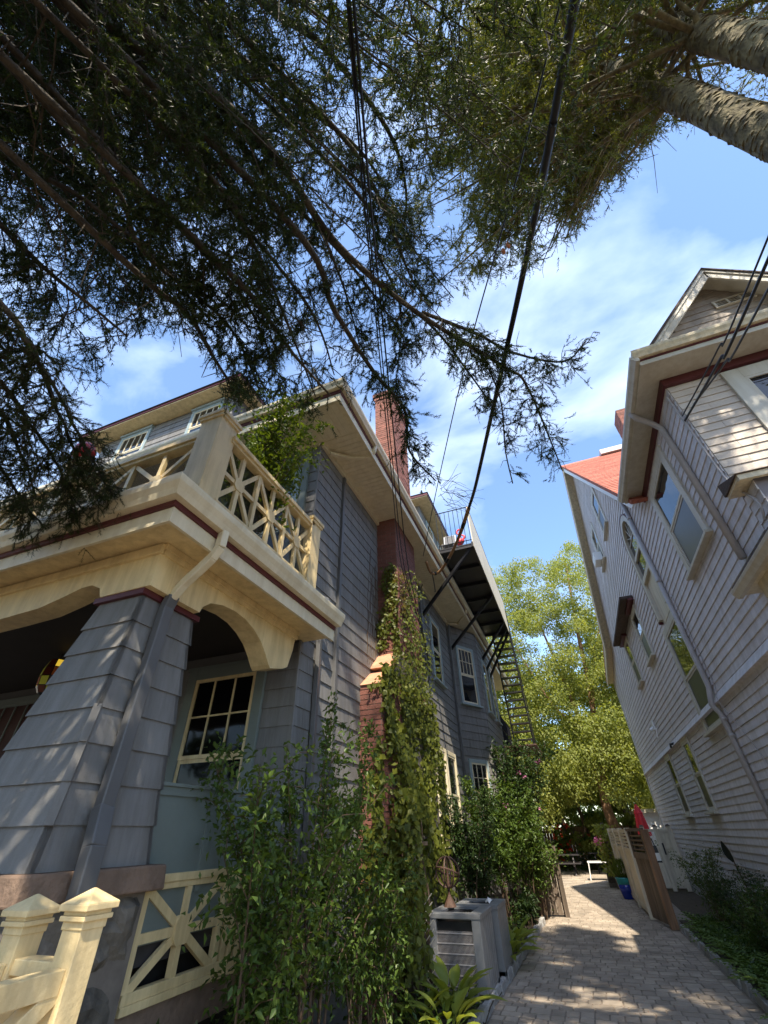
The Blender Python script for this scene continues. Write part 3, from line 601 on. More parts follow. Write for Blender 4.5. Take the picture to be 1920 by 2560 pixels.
for yy in (2.85, 3.65): obj('upright_bar', MB().box(-2.815, -2.77, yy - .024, yy + .024, 0.89, 1.34), M['cream'], sk)
for i in range(5): obj('slat', MB().box(-2.81, -2.775, 3.735 + .085 * i - .027, 3.735 + .085 * i + .027, 0.89, 1.335), M['cream'], sk)
# balcony railings
rail_s = MB(); rail_s.box(-2.78, -2.62, 2.38, 4.18, 5.10, 5.155); rail_s.box(-2.755, -2.645, 2.38, 4.18, 5.06, 5.10); rail_s.box(-2.75, -2.65, 2.38, 4.18, 4.21, 4.26); rail_s.box(-2.74, -2.66, 2.38, 4.18, 3.93, 4.21)
rs = obj('balcony_railing', rail_s, M['cream'], G, bevel=0.004)
for i in range(3): xpanel(rs, (-2.70, 2.36 + .605 * i), (-2.70, 2.36 + .605 * (i + 1)), 4.26, 5.06, 0.05, M['cream'])
for i in (1, 2): obj('upright_bar', MB().box(-2.725, -2.675, 2.36 + .605 * i - .025, 2.36 + .605 * i + .025, 4.26, 5.06), M['cream'], rs)
rf_ = MB(); rf_.box(-7.0, -2.95, 2.20, 2.36, 5.10, 5.155); rf_.box(-7.0, -2.95, 2.225, 2.335, 5.06, 5.10); rf_.box(-7.0, -2.95, 2.23, 2.33, 4.21, 4.26); rf_.box(-7.0, -2.95, 2.24, 2.32, 3.93, 4.21)
rf = obj('balcony_railing', rf_, M['cream'], G, bevel=0.004)
for i in range(4): xpanel(rf, (-3.0 - .92 * i, 2.28), (-3.0 - .92 * (i + 1), 2.28), 4.26, 5.06, 0.05, M['cream'])
for i in (1, 2, 3): obj('upright_bar', MB().box(-3.0 - .92 * i - .025, -3.0 - .92 * i + .025, 2.255, 2.305, 4.26, 5.06), M['cream'], rf)
def post(x0, x1, y0, y1, z0, z1):
    b = MB(); b.box(x0, x1, y0, y1, z0, z1); b.box(x0 - .02, x1 + .02, y0 - .02, y1 + .02, z1 - .09, z1 - .05); b.box(x0 - .035, x1 + .035, y0 - .035, y1 + .035, z1 - .05, z1)
    b.tbox((x0 - .035, x1 + .035, y0 - .035, y1 + .035), (x0 + .03, x1 - .03, y0 + .03, y1 - .03), z1, z1 + .04); return obj('balcony_post', b, M['cream'], G, bevel=0.004)
post(-2.94, -2.66, 2.16, 2.42, 3.88, 5.36); post(-2.80, -2.62, 4.12, 4.36, 3.88, 5.24); post(-5.10, -4.86, 2.16, 2.42, 3.88, 5.45)
b = MB(); b.tube([(-2.62, 2.2, 4.03), (-2.62, 4.12, 4.02)], 0.032, 8); obj('drain_pipe', b, M['maroon'], G, smooth=True)
# netting behind the side railing
nt_ = MB()
for (u0, u1, fx) in ((2.42, 4.12, True), (-4.86, -2.96, False)):
    a = u0
    while a < u1:
        (nt_.box(-2.747, -2.745, a, a + .004, 4.26, 5.06) if fx else nt_.box(a, a + .004, 2.335, 2.337, 4.26, 5.06)); a += 0.016
    z = 4.27
    while z < 5.06:
        (nt_.box(-2.7495, -2.7475, u0, u1, z, z + .004) if fx else nt_.box(u0, u1, 2.338, 2.340, z, z + .004)); z += 0.016
o = obj('bird_netting', nt_, M['netting'], G); o['kind'] = 'stuff'
obj('balcony_deck', MB().box(-11.3, -2.76, 2.4, 4.38, 3.90, 4.0), M['greyroof'], G)
# downspouts on the side wall
b = MB(); flatpipe(b, [(-2.765, 5.30, 7.0), (-2.765, 5.30, 0.4)], 0.075, 0.055, (1, 0, 0)); obj('downspout', b, M['dspout'], G, bevel=0.008)
b = MB(); flatpipe(b, [(-2.72, 4.56, 4.20), (-2.62, 4.70, 4.17), (-2.62, 4.80, 4.05), (-2.68, 4.80, 3.9), (-2.75, 4.78, 3.78), (-2.75, 4.82, 0.5)], 0.085, 0.06, (1, 0.2, 0)); obj('downspout_elbow', b, M['dspout'], G, bevel=0.008)
b = MB(); flatpipe(b, [(-2.75, 9.95, 6.95), (-2.75, 9.95, 1.3)], 0.08, 0.06, (1, 0, 0)); obj('downspout', b, M['dspout'], G, bevel=0.008)
b = MB(); flatpipe(b, [(-2.70, 13.02, 7.0), (-2.74, 13.02, 6.85), (-2.74, 13.02, 1.3)], 0.08, 0.06, (1, 0, 0)); obj('downspout', b, M['dspout'], G, bevel=0.008)
for y0, y1 in ((4.55, 4.62), (12.3, 13.0)):
    b = MB(); flatpipe(b, [(-2.02, y0 + 0.5, 7.34), (-2.05, y0 + .5, 7.22), (-2.15, y0 + .52, 7.12), (-2.45, y1 + .3, 7.08), (-2.72, y1, 7.02)], 0.07, 0.055, (0, 0, 1)); obj('gutter_outlet', b, M['offwhite'], G, bevel=0.008)
b = MB(); flatpipe(b, [(-3.16, 3.60, 7.36), (-3.16, 3.62, 7.26), (-3.14, 3.75, 7.12), (-3.10, 4.36, 7.05)], 0.085, 0.06, (1, 0, 0)); obj('gutter_outlet', b, M['offwhite'], G, bevel=0.008)

# ================================================================ lavender house (right)
H = thing('pale_house', 'pale lavender clapboard house with gables and stone coloured trim, right of the alley', 'house', (7, 12, 0))
b = MB(); b.prism([(2.6, 5.07, -.02), (2.6, 22.0, -.02), (12, 22.0, -.02), (12, 5.07, -.02)], (0, 0, 6.95)); b.prism([(2.6, 8.05, 6.9), (2.6, 13.45, 12.55), (2.6, 18.95, 7.6), (2.6, 22, 6.93)], (9, 0, 0)); obj('wall', b, M['lav_core'], H)
Hs = frame((-1, 0, 0), (2.6, 5.07, 0)); Hf = frame((0, -1, 0), (7.6, 5.07, 0))
hp = Pieces(H, 'clapboard', M['lav'], 300)
def flare(z): return 0.0
siding(hp, Hs, 16.93, 0.40, 3.30, 0.118, 4.6, seed=11)
siding(hp, Hs, 16.93, 3.42, 6.84, 0.127, 3.9, seed=12)
def gclip(z):
    a = 8.05 + (z - 6.9) / 5.65 * 5.4 - 5.07; c = (18.95 - (z - 7.6) / 4.95 * 5.5 if z > 7.6 else 18.95 + (7.6 - z) * 4.5) - 5.07
    return (max(a, 3.0), min(c, 16.9))
siding(hp, Hs, 16.93, 6.84, 12.4, 0.127, 3.9, clip=gclip, seed=13)
hf_ = Pieces(H, 'front_clapboard', M['beige'], 200); siding(hf_, Hf, 5.0, 4.86, 6.72, 0.127, 1.4, seed=14); hf_.build()
Hg = frame((0, -1, 0), (7.6, 4.99, 0))
def fclip(z): t = (z - 6.9) * 0.80; return (2.35 + t, 5.12 - t) if t < 1.38 else (0, 0)
hp.build()
hg = Pieces(H, 'shingle', M['taupe'], 200); siding(hg, Hg, 5.0, 6.95, 8.62, 0.135, 0.34, clip=lambda z: (7.6 - 5.30 + (z - 6.9) * .79, 7.6 - 2.36 - (z - 6.9) * .79) if z < 8.58 else (0, 0), seed=15); hg.build()
# flared shingle skirt at the storey line
b = MB(); b.add([(2.6, 5.07, 3.44), (2.515, 5.05, 3.27), (2.6, 5.07, 3.25), (2.6, 22, 3.44), (2.515, 22.02, 3.27), (2.6, 22, 3.25)], [(0, 3, 4, 1), (1, 4, 5, 2), (0, 1, 2), (3, 5, 4)]); obj('flared_skirt', b, M['lav'], H)
b = MB(); b.box(2.585, 2.6, 5.0, 22.0, 6.84, 6.88); b.box(2.55, 2.62, 21.9, 22.04, 0.2, 6.9); obj('corner_board', b, M['lavtrim'], H)
obj('foundation', MB().box(2.58, 12, 5.05, 21.98, -.02, 0.40), M['granite'], H)
# front gable cornice
b = MB(); b.box(2.26, 7.6, 4.60, 5.07, 6.86, 6.90); b.box(2.30, 2.6, 5.07, 8.0, 6.86, 6.90); obj('soffit', b, M['lavtrim'], H)
b = MB(); b.box(2.55, 2.60, 5.0, 7.95, 6.72, 6.855); b.box(2.602, 7.6, 5.0, 5.06, 6.72, 6.853); obj('frieze_band', b, M['maroon'], H)
b = MB(); b.box(2.25, 7.6, 4.585, 4.61, 6.82, 6.90); b.box(2.25, 2.30, 4.6, 8.02, 6.83, 6.90); obj('fascia', b, M['lavtrim'], H)
b = MB(); b.box(2.24, 7.6, 4.57, 4.60, 6.902, 6.95); obj('fascia_band', b, M['maroon'], H)
gutter('gutter', (2.25, 4.52), (2.25, 8.02), (-1, 0), 0.10, 6.86, 6.985, M['lavtrim'], H)
gutter('gutter', (2.19, 4.575), (7.6, 4.575), (0, -1), 0.10, 6.93, 7.06, M['yellowtrim'], H)
pk = (3.83, 8.70); ex = [(2.44, 6.96), (5.22, 6.96)]
obj('gable', MB().prism([(ex[0][0], 4.995, 6.9), (ex[1][0], 4.995, 6.9), (3.83, 4.995, 8.64)], (0, 3.2, 0)), M['taupe'], H)
for sgn, e0 in ((-1, 2.30), (1, 5.36)):
    b = MB(); d = Vector((3.83 - e0, 0, 8.72 - 6.95)); n = Vector((-d.z, 0, d.x)).normalized() * (1 if sgn < 0 else -1)
    P0 = Vector((e0, 4.70, 6.95)); P1 = Vector((3.83, 4.70, 8.72))
    b.prism([P0, P1, P1 - n * .02 + Vector((0, 0, -.20)), P0 + Vector((-sgn * .16, 0, 0.0))], (0, 0.035, 0)); obj('rake_board', b, M['lavtrim'], H)
    b = MB(); b.prism([P0 + Vector((0, -.02, 0)), P1 + Vector((0, -.02, 0)), P1 + Vector((0, -.02, -.07)), P0 + Vector((-sgn * .05, -.02, 0))], (0, 0.03, 0)); obj('rake_moulding', b, M['lavtrim'], H)
    b = MB(); b.prism([P0 + Vector((sgn * -.0, .04, -.02)), P1 + Vector((0, .04, -.02)), P1 + Vector((0, .04, -.05)), P0 + Vector((-sgn * .03, .04, -.02))], (0, 0.3, 0)); obj('rake_soffit', b, M['lavtrim'], H)
    Q0 = P0 + Vector((sgn * .09, -.04, -.03)); k0 = Q0 + Vector((sgn * .10, 0, -0.04))
    b = MB(); b.prism([P1 + Vector((0, -.04, .03)), P1 + Vector((0, -.04, .0)), P0 + Vector((0, -.04, .0)), Q0], (0, 3.3, 0)); obj('roof', b, M['brownroof'], H)
b = MB(); b.add([(2.44, 4.62, 7.12), (2.16, 4.58, 6.97), (2.16, 8.0, 6.97), (2.44, 8.0, 7.12)], [(0, 1, 2, 3)]); b.add([(2.42, 4.62, 7.05), (2.18, 4.58, 6.96), (2.18, 8.0, 6.96), (2.42, 8.0, 7.05)], [(3, 2, 1, 0)]); obj('roof', b, M['brownroof'], H)
# gable vent
b = MB(); b.box(3.42, 3.87, 0, 0.035, 8.02, 8.16); vent = obj('gable_vent', MB().box(3.30, 3.80, 0.016, 0.022, 8.02, 8.15).xf(Hg), M['unlit_depth'], H)  # the vent's dark sheet stands in for shade behind the louvres
b = MB()
for xx in (3.30, 3.46, 3.63, 3.80): b.box(xx - .016, xx + .016, 0.016, .045, 8.02, 8.15)
b.box(3.28, 3.82, .016, .05, 8.15, 8.175); b.box(3.28, 3.82, .016, .05, 8.0, 8.02)
for k in range(3): b.box(3.3, 3.8, .02, .032, 8.045 + .035 * k, 8.053 + .035 * k)
obj('vent_frame', b.xf(Hg), M['lavtrim'], vent)
# big cross gable beyond
b = MB(); b.prism([(2.3, 7.75, 7.06 - 0.36), (2.3, 13.45, 12.72), (2.3, 13.45, 12.62), (2.3, 7.85, 6.68)], (9.4, 0, 0)); big = obj('roof', b, M['redroof'], H)
rs_ = Pieces(big, 'roof_shingle', M['redroof'], 200); Rn = Vector((0, -6.02, 5.7)).normalized(); sl_ = Vector((0, 5.7, 6.02)).normalized()
Rm = Matrix(((1, 0, 0, 2.3), (0, sl_.y, Rn.y, 7.75), (0, sl_.z, Rn.z, 6.70), (0, 0, 0, 1)))
def rsh_mk(w):
    def f():
        m = MB(); m.tbox((0.003, w - .003, 0, .21), (0.003, w - .003, 0, .21), 0.002, 0.011); return m
    return f
for i in range(39):
    sh = .2 * (i % 3); rs_.put((sh or .6,), rsh_mk(sh or .6), Rm @ Matrix.Translation((0, i * .205, 0)) @ Matrix.Rotation(-.05, 4, 'X'))
    for j in range(8): rs_.put((.6,), rsh_mk(.6), Rm @ Matrix.Translation((.6 * j + (sh or .6), i * .205, 0)) @ Matrix.Rotation(-.05, 4, 'X'))
rs_.build()
b = MB(); b.prism([(2.3, 13.45, 12.72), (2.3, 19.1, 7.62), (2.3, 22.2, 6.95), (2.3, 22.2, 6.85), (2.3, 19.1, 7.5), (2.3, 13.45, 12.6)], (9.4, 0, 0)); obj('roof', b, M['redroof'], H)
b = MB(); b.prism([(2.34, 7.85, 6.68), (2.34, 13.45, 12.61), (2.34, 13.45, 12.38), (2.34, 8.1, 6.75)], (0.03, 0, 0)); obj('rake_board', b, M['white'], H)
b = MB(); b.prism([(2.30, 13.45, 12.60), (2.30, 19.1, 7.49), (2.30, 22.15, 6.84), (2.30, 22.15, 6.68), (2.30, 18.95, 7.28), (2.30, 13.45, 12.34)], (0.035, 0, 0)); b.prism([(2.335, 13.45, 12.60), (2.335, 19.1, 7.49), (2.335, 22.15, 6.84), (2.335, 22.15, 6.80), (2.335, 19.1, 7.45), (2.335, 13.45, 12.56)], (0.28, 0, 0)); obj('rake_board', b, M['yellowtrim'], H)
b = MB(); b.box(4.75, 5.4, 13.0, 13.75, 12.4, 14.35); hch = obj('chimney', b, M['mortar'], H)
hb = Pieces(hch, 'brick', M['brick'], 120); bricks(hb, frame((0, -1, 0), (5.4, 13.0, 0)), .65, 12.5, 14.35, 8); bricks(hb, frame((-1, 0, 0), (4.75, 13.0, 0)), .75, 12.5, 14.35, 9); hb.build()
obj('skylight', MB().box(3.7, 4.5, 13.2, 13.7, 12.60, 12.80), M['drainpipe'], H)
# side windows
kw = dict(casing=M['lavtrim'], sash=M['lavtrim'], low=M['screen'])
window(H, Hs, 1.10, 2.55, 4.90, 6.62, cw=0.16, label='large window under the near eave reflecting blue sky', **kw)
window(H, Hs, 4.25, 5.65, 3.02, 5.05, cw=0.15, label='tall window crossing the storey line beside the drainpipe', **kw)
window(H, Hs, 7.45, 8.30, 1.86, 3.28, cw=0.10, **kw); window(H, Hs, 10.35, 11.30, 1.86, 3.26, cw=0.10, **kw)
window(H, Hs, 7.30, 8.25, 5.10, 6.45, cw=0.10, **kw); window(H, Hs, 10.0, 11.0, 5.16, 6.55, cw=0.10, **kw)
window(H, Hs, 6.35, 7.35, 8.62, 10.0, cw=0.12, **kw); w6 = window(H, Hs, 8.45, 9.45, 8.62, 10.0, cw=0.12, **kw)
b = MB(); b.box(8.68, 9.22, 0.05, 0.30, 8.66, 8.96); obj('air_conditioner', b.xf(Hs), M['white'], w6, bevel=0.01)
for xa, xb in ((7.1, 8.2), (9.9, 11.1)): obj('window_hood', MB().box(xa, xb, 0.0, 0.16, 6.50, 6.555).xf(Hs), M['maroon'], H)
b = MB(); b.box(7.1, 11.1, 0.02, 0.34, 6.56, 6.63); obj('window_hood', b.xf(Hs), M['brownroof'], H)
# stair window with arched top, panel below
ax0, ax1 = 4.20, 5.40; cx = (ax0 + ax1) / 2; zs = 7.05
def arch(r, y0, y1, z0, n=18):
    return [(cx + r * math.cos(math.pi * k / n), y0, zs + r * math.sin(math.pi * k / n) * 0.95) for k in range(n + 1)]
ro, ri = 0.60, 0.46
b = MB(); P_ = arch(ro, 0, 0, 0); Q_ = arch(ri, 0, 0, 0)
for i in range(len(P_) - 1): b.prism([P_[i], P_[i + 1], Q_[i + 1], Q_[i]], (0, 0.09, 0))
b.box(cx + ri, cx + ro, 0, .09, 5.2, zs); b.box(cx - ro, cx - ri, 0, .09, 5.2, zs); b.box(cx - ri, cx + ri, 0, .085, 6.05, 6.15); b.box(cx - ri, cx + ri, 0, .06, 6.62, 6.70)
aw = obj('window', b.xf(Hs), M['lavtrim'], H); aw['label'] = 'arched stair window with a pale panel beneath it'
b = MB(); b.prism([(cx + ri, 0, 6.1)] + arch(ri, 0, 0, 0) + [(cx - ri, 0, 6.1)], (0, 0.022, 0)); obj('pane', b.xf(Hs), M['glass'], aw)
b = MB(); b.box(cx - ri, cx + ri, 0, 0.024, 5.1, 6.05); obj('panel', b.xf(Hs), M['vinyl'], aw)
b = MB(); b.tube([tuple(v) for v in [(cx + (ro + .02) * math.cos(math.pi * k / 14), .08, zs + (ro + .02) * math.sin(math.pi * k / 14) * .95) for k in range(15)]], 0.02, 5); b.box(cx + ro, cx + ro + .04, 0, .09, 5.15, zs); obj('arch_edge', b.xf(Hs), M['maroon'], aw)
b = MB()
for k in range(1, 6): a = math.pi * k / 6; b.bar((cx, .03, zs), (cx + ri * math.cos(a), .03, zs + ri * .95 * math.sin(a)), 0.015, 0.015)
b.box(cx - ri, cx + ri, .02, .04, zs - .01, zs + .01); obj('muntin', b.xf(Hs), M['lavtrim'], aw)
# drainpipes
b = MB(); b.tube([(2.20, 5.55, 6.90), (2.26, 5.60, 6.80), (2.45, 5.68, 6.66), (2.545, 5.72, 6.55), (2.548, 5.74, 4.2)], 0.045, 10); obj('drainpipe', b, M['drainpipe'], H, smooth=True)
b = MB(); b.tube([(2.545, 9.25, 7.75), (2.545, 9.25, 3.55), (2.50, 9.25, 3.40), (2.46, 9.25, 3.26), (2.53, 9.25, 3.1), (2.545, 9.25, 0.3)], 0.045, 10)
for z in (7.2, 5.6, 3.0, 2.75): b.tube([(2.545, 9.25, z), (2.545, 9.25, z + .05)], 0.055, 10)
obj('drainpipe', b, M['drainpipe'], H, smooth=True)
obj('drain_head', MB().box(2.48, 2.6, 9.15, 9.45, 7.92, 8.02), M['lavtrim'], H)
b = MB(); b.box(2.53, 2.6, 9.22, 9.30, 7.5, 7.92); obj('drain_box', b, M['lavtrim'], H)
# front window
window(H, Hf, 2.6, 4.35, 5.0, 6.68, M['lavtrim'], M['lavtrim'], cw=0.2, cols=1)
# lower front block with skirt roof, side porch roof
b = MB(); b.box(2.6, 8, 4.72, 5.06, -.02, 4.66); obj('front_block', b, M['lav_core'], H)
hp2 = Pieces(H, 'clapboard', M['lav'], 0); siding(hp2, frame((-1, 0, 0), (2.6, 4.72, 0)), .35, 3.5, 4.62, 0.127, 3, seed=21); hp2.build()
b = MB(); b.prism([(2.42, 4.60, 4.672), (2.42, 5.045, 4.672), (2.42, 5.045, 4.85)], (6, 0, 0)); obj('skirt_roof', b, M['brownroof'], H)
b = MB(); b.box(2.44, 8, 4.62, 4.66, 4.60, 4.67); b.box(2.44, 2.6, 4.66, 5.03, 4.63, 4.668); obj('skirt_fascia', b, M['yellowtrim'], H)
b = MB(); b.box(2.40, 3.2, 2.0, 5.90, 3.80, 3.84); obj('porch_soffit', b, M['vinyl'], H)
gutter('gutter', (2.40, 2.0), (2.40, 5.95), (-1, 0), 0.09, 3.78, 3.88, M['lavtrim'], H)
b = MB(); b.prism([(2.33, 2.0, 3.885), (2.33, 5.92, 3.885), (2.595, 5.75, 4.10), (2.595, 2.0, 4.10)], (0.01, 0, 0.04)); obj('porch_roof', b, M['brownroof'], H)
b = MB(); b.box(2.47, 2.6, 2.0, 5.6, 3.62, 3.80); obj('porch_beam', b, M['yellowtrim'], H)
b = MB(); b.box(2.47, 2.59, 4.95, 5.07, 0.3, 3.62); obj('porch_post', b, M['drainpipe'], H)
# small fittings
b = MB(); b.box(11.0, 11.25, .0, .05, 3.95, 4.2); fl = obj('flood_light', b.xf(Hs), M['white'], H)
b = MB(); b.tube([(11.1, .05, 4.02), (11.1, .16, 3.95)], 0.05, 8); b.tube([(10.7, .05, 3.95), (10.7, .10, 3.7)], 0.02, 6); obj('lamp_head', b.xf(Hs), M['white'], fl)
b = MB(); b.tube([(9.0, .02, 3.32), (9.0, .14, 3.30), (9.0, .15, 3.22)], 0.03, 8); obj('vent_pipe', b.xf(Hs), M['black'], H)

# ================================================================ fire escape
FE = thing('fire_escape', 'black iron fire escape platform and steep stair bracketed off the grey house eave', 'fire escape', (-1.6, 12, 0))
b = MB(); b.box(-2.0, -1.12, 9.62, 16.3, 7.70, 7.735); pl_ = obj('platform', b, M['iron'], FE)
for i in range(7):
    yy = 9.66 + i * 1.1; obj('joist', MB().box(-2.02, -1.10, yy - .03, yy + .03, 7.62, 7.70), M['iron'], pl_)
for xx in (-2.02, -1.10): obj('joist', MB().box(xx - .025, xx + .025, 9.6, 16.4, 7.62, 7.76), M['iron'], pl_)
r = random.Random(3); yy = 9.62
while yy < 16.3:
    ln = min(0.14, 16.32 - yy); obj('screen_board', MB().box(-1.095, -1.07, yy + .003, yy + ln - .003, 7.62, 8.96 + r.uniform(-.012, .012)), M['oldwood'] if False else M['vinyl'], FE); yy += ln
b = MB()
for zz in (8.96,): b.tube([(-2.0, 9.64, zz), (-1.06, 9.64, zz)], 0.015, 6); b.tube([(-1.08, 9.64, zz + .02), (-1.08, 16.35, zz + .02)], 0.018, 6)
b.tube([(-2.0, 9.64, 7.85), (-1.1, 9.64, 7.85)], 0.012, 5); obj('hand_rail', b, M['iron'], FE)
for i in range(8): obj('baluster', MB().tube([(-2.0 + .125 * i, 9.64, 7.74), (-2.0 + .125 * i, 9.64, 8.96)], 0.008, 4), M['iron'], FE)
for p, q in (((-2.80, 10.25, 6.24), (-1.14, 9.68, 7.66)), ((-2.77, 13.25, 6.28), (-1.14, 12.85, 7.66)), ((-2.15, 15.55, 6.55), (-1.14, 15.2, 7.66)), ((-2.15, 15.95, 6.25), (-1.14, 15.9, 7.66)), ((-2.15, 16.7, 6.2), (-1.14, 16.4, 7.66))):
    obj('brace', MB().bar(p, q, 0.065, 0.075), M['iron'], FE)
st0 = Vector((0, 16.32, 7.70)); st1 = Vector((0, 17.15, 3.98))
for xx in (-1.72, -1.08):
    obj('stringer', MB().bar((xx, st0.y, st0.z), (xx, st1.y, st1.z), 0.045, 0.16, (0, 1, 0)), M['iron'], FE)
for i in range(15):
    t = (i + .4) / 15; yy = st0.y + (st1.y - st0.y) * t; zz = st0.z + (st1.z - st0.z) * t
    obj('tread', MB().box(-1.71, -1.09, yy - .10, yy + .10, zz - .02, zz + .02), M['iron'], FE)
b = MB(); b.tube([(-1.06, 16.3, 8.6), (-1.04, 17.2, 4.9), (-1.04, 17.2, 3.98)], 0.016, 6); obj('hand_rail', b, M['iron'], FE)
b = MB(); b.box(-2.1, -1.0, 16.95, 19.5, 3.93, 3.97); obj('platform', b, M['rust'], FE)
b = MB(); b.tube([(-2.05, 16.95, 4.95), (-2.05, 19.5, 4.95)], .015, 5); b.tube([(-2.05, 16.95, 4.5), (-2.05, 19.5, 4.5)], .01, 5); b.tube([(-2.05, 16.95, 4.95), (-1.75, 16.95, 4.95)], .015, 5); obj('hand_rail', b, M['iron'], FE)
for i in range(20): obj('baluster', MB().tube([(-2.05, 16.97 + .13 * i, 3.97), (-2.05, 16.97 + .13 * i, 4.95)], 0.008, 4), M['iron'], FE)
for xx in (-2.0, -1.05): obj('brace', MB().bar((xx, 19.0, 3.93), (-2.8, 19.1, 2.9), 0.05, 0.05), M['iron'], FE)
# flamingo and chair on the platform
fl = thing('flamingo_ornament', 'pink plastic flamingo standing on the fire escape platform', 'flamingo', (-1.52, 10.25, 7.735))
b = MB(); fz = 8.25
for i in range(7):
    pass
b.lathe([(0.01, -.12), (.05, -.09), (.085, -.03), (.09, .02), (.07, .07), (.03, .11), (.005, .12)], (0, 0, 0), 10)
b.xf(Matrix.Translation((-1.52, 10.25, fz)) @ Matrix.Rotation(math.radians(70), 4, 'Y') @ Matrix.Scale(1.25, 4)); obj('body', b, M['pink'], fl, smooth=True)
b = MB(); b.tube(curve_pts([(-1.44, 10.25, fz + .03), (-1.36, 10.25, fz + .15), (-1.46, 10.25, fz + .24), (-1.56, 10.25, fz + .30), (-1.54, 10.25, fz + .40), (-1.47, 10.25, fz + .42), (-1.42, 10.25, fz + .37)], 4), [.03] * 6 + [.022] * 12 + [.026] * 5 + [.018, .01], 7); obj('neck', b, M['pink'], fl, smooth=True)
for dx in (-.03, .03): obj('leg', MB().tube([(-1.52 + dx, 10.25, fz - .08), (-1.52 + dx, 10.25, 7.736)], 0.007, 5), M['iron'], fl)
chr_ = thing('patio_chair', 'white framed folding chair on the fire escape platform behind the balusters', 'chair', (-1.85, 10.3, 7.735))
b = MB()
for xx in (-2.02, -1.68): b.tube([(xx, 10.1, 7.74), (xx, 10.45, 8.15), (xx, 10.6, 8.75)], .014, 5); b.tube([(xx, 10.55, 7.74), (xx, 10.1, 8.18)], .014, 5)
b.tube([(-2.02, 10.6, 8.75), (-1.68, 10.6, 8.75)], .014, 5); b.tube([(-2.02, 10.1, 8.18), (-1.68, 10.1, 8.18)], .014, 5); obj('frame', b, M['white'], chr_)
obj('seat', MB().box(-2.0, -1.70, 10.12, 10.5, 8.15, 8.17), M['dspout'], chr_); b = MB(); b.prism([(-2.0, 10.48, 8.25), (-1.7, 10.48, 8.25), (-1.7, 10.59, 8.72), (-2.0, 10.59, 8.72)], (0, .012, 0)); obj('backrest', b, M['dspout'], chr_)

# ================================================================ stair newels in the foreground
NR = thing('stair_railing', 'cream painted stair railing with two square capped newel posts beside the stone pier', 'railing', (-1.8, 1.3, 0))
def newel(cx_, cy_, top, w):
    b = MB(); h = w / 2; b.box(cx_ - h, cx_ + h, cy_ - h, cy_ + h, 0.1, top - .10); o = obj('newel_post', b, M['cream'], NR, bevel=0.003)
    b = MB(); z = top - .105
    for k, (e, dz) in enumerate(((.004, .022), (.014, .014), (.008, .012), (.022, .018))): b.box(cx_ - h - e, cx_ + h + e, cy_ - h - e, cy_ + h + e, z, z + dz); z += dz
    b.tbox((cx_ - h - .022, cx_ + h + .022, cy_ - h - .022, cy_ + h + .022), (cx_ - .004, cx_ + .004, cy_ - .004, cy_ + .004), z, top); obj('cap', b, M['cream'], o, bevel=0.0025)
newel(-1.705, 1.50, 1.472, .088); newel(-1.985, 1.50, 1.452, .088)
b = MB(); b.box(-1.941, -1.749, 1.465, 1.535, 1.25, 1.29); obj('rail', b, M['cream'], NR, bevel=.003)
b = MB(); b.box(-1.735, -1.675, .2, 1.455, 1.22, 1.28); obj('rail', b, M['cream'], NR, bevel=.003)
b = MB(); b.box(-2.015, -1.955, .2, 1.455, 1.22, 1.28); obj('rail', b, M['cream'], NR, bevel=.003)
b = MB(); b.bar((-1.705, 1.455, 1.23), (-1.705, .75, .78), .05, .055, (1, 0, 0)); obj('diagonal_bar', b, M['cream'], NR, bevel=.003)
b = MB(); b.bar((-1.705, 1.455, .86), (-1.705, .2, .86), .06, .06, (1, 0, 0)); obj('rail', b, M['cream'], NR, bevel=.003)
b = MB(); b.bar((-1.985, 1.455, .78), (-1.985, .75, 1.24), .05, .055, (1, 0, 0)); obj('diagonal_bar', b, M['cream'], NR)
b = MB(); b.box(-1.941, -1.749, 1.465, 1.535, .86, .92); obj('rail', b, M['cream'], NR)

# ================================================================ lamps
ln = thing('hanging_lantern', 'stained glass lantern glowing amber in the dark porch behind the column', 'lantern', (-5.74, 3.5, 3.45))
prof = [(.095, 3.43), (.125, 3.33), (.135, 3.22), (.125, 3.11), (.085, 3.03)]
r = random.Random(12); cols = ['redglass', 'redglass', 'amber', 'redglass', 'orangeglass', 'grnglass', 'ylw', 'redglass']
for i in range(4):
    for k in range(8):
        a0 = 2 * math.pi * k / 8 + .05; a1 = 2 * math.pi * (k + 1) / 8 - .05
        (r0, z0), (r1, z1) = prof[i], prof[i + 1]; z0 -= .006; z1 += .006
        c = lambda rr, a, z: (-5.74 + rr * math.cos(a), 3.5 + rr * math.sin(a), z)
        b = MB(); b.add([c(r0, a0, z0), c(r0, a1, z0), c(r1, a1, z1), c(r1, a0, z1)], [(0, 1, 2, 3)]); obj('lamp_pane', b, M[cols[(k * 3 + i * 5 + r.randrange(2)) % 8]], ln)
b = MB(); b.tube([(-5.74, 3.5, 3.43), (-5.74, 3.5, 3.52)], .01, 5); b.lathe([(p - .006, z) for p, z in prof], (-5.74, 3.5, 0), 8); obj('lamp_frame', b, M['shade'], ln)
rl = thing('red_lantern', 'round red lantern on the far balcony post among spruce needles', 'lantern', (-4.98, 2.1, 5.49))
obj('shade', MB().lathe([(.05, 0), (.10, .03), (.125, .10), (.125, .20), (.09, .27), (.04, .29)], (-4.98, 2.2, 5.49), 12), M['redplastic'], rl, smooth=True)
obj('handle', MB().tube([(-5.1, 2.2, 5.68), (-5.04, 2.2, 5.83), (-4.92, 2.2, 5.83), (-4.86, 2.2, 5.68)], .008, 5), M['iron'], rl)

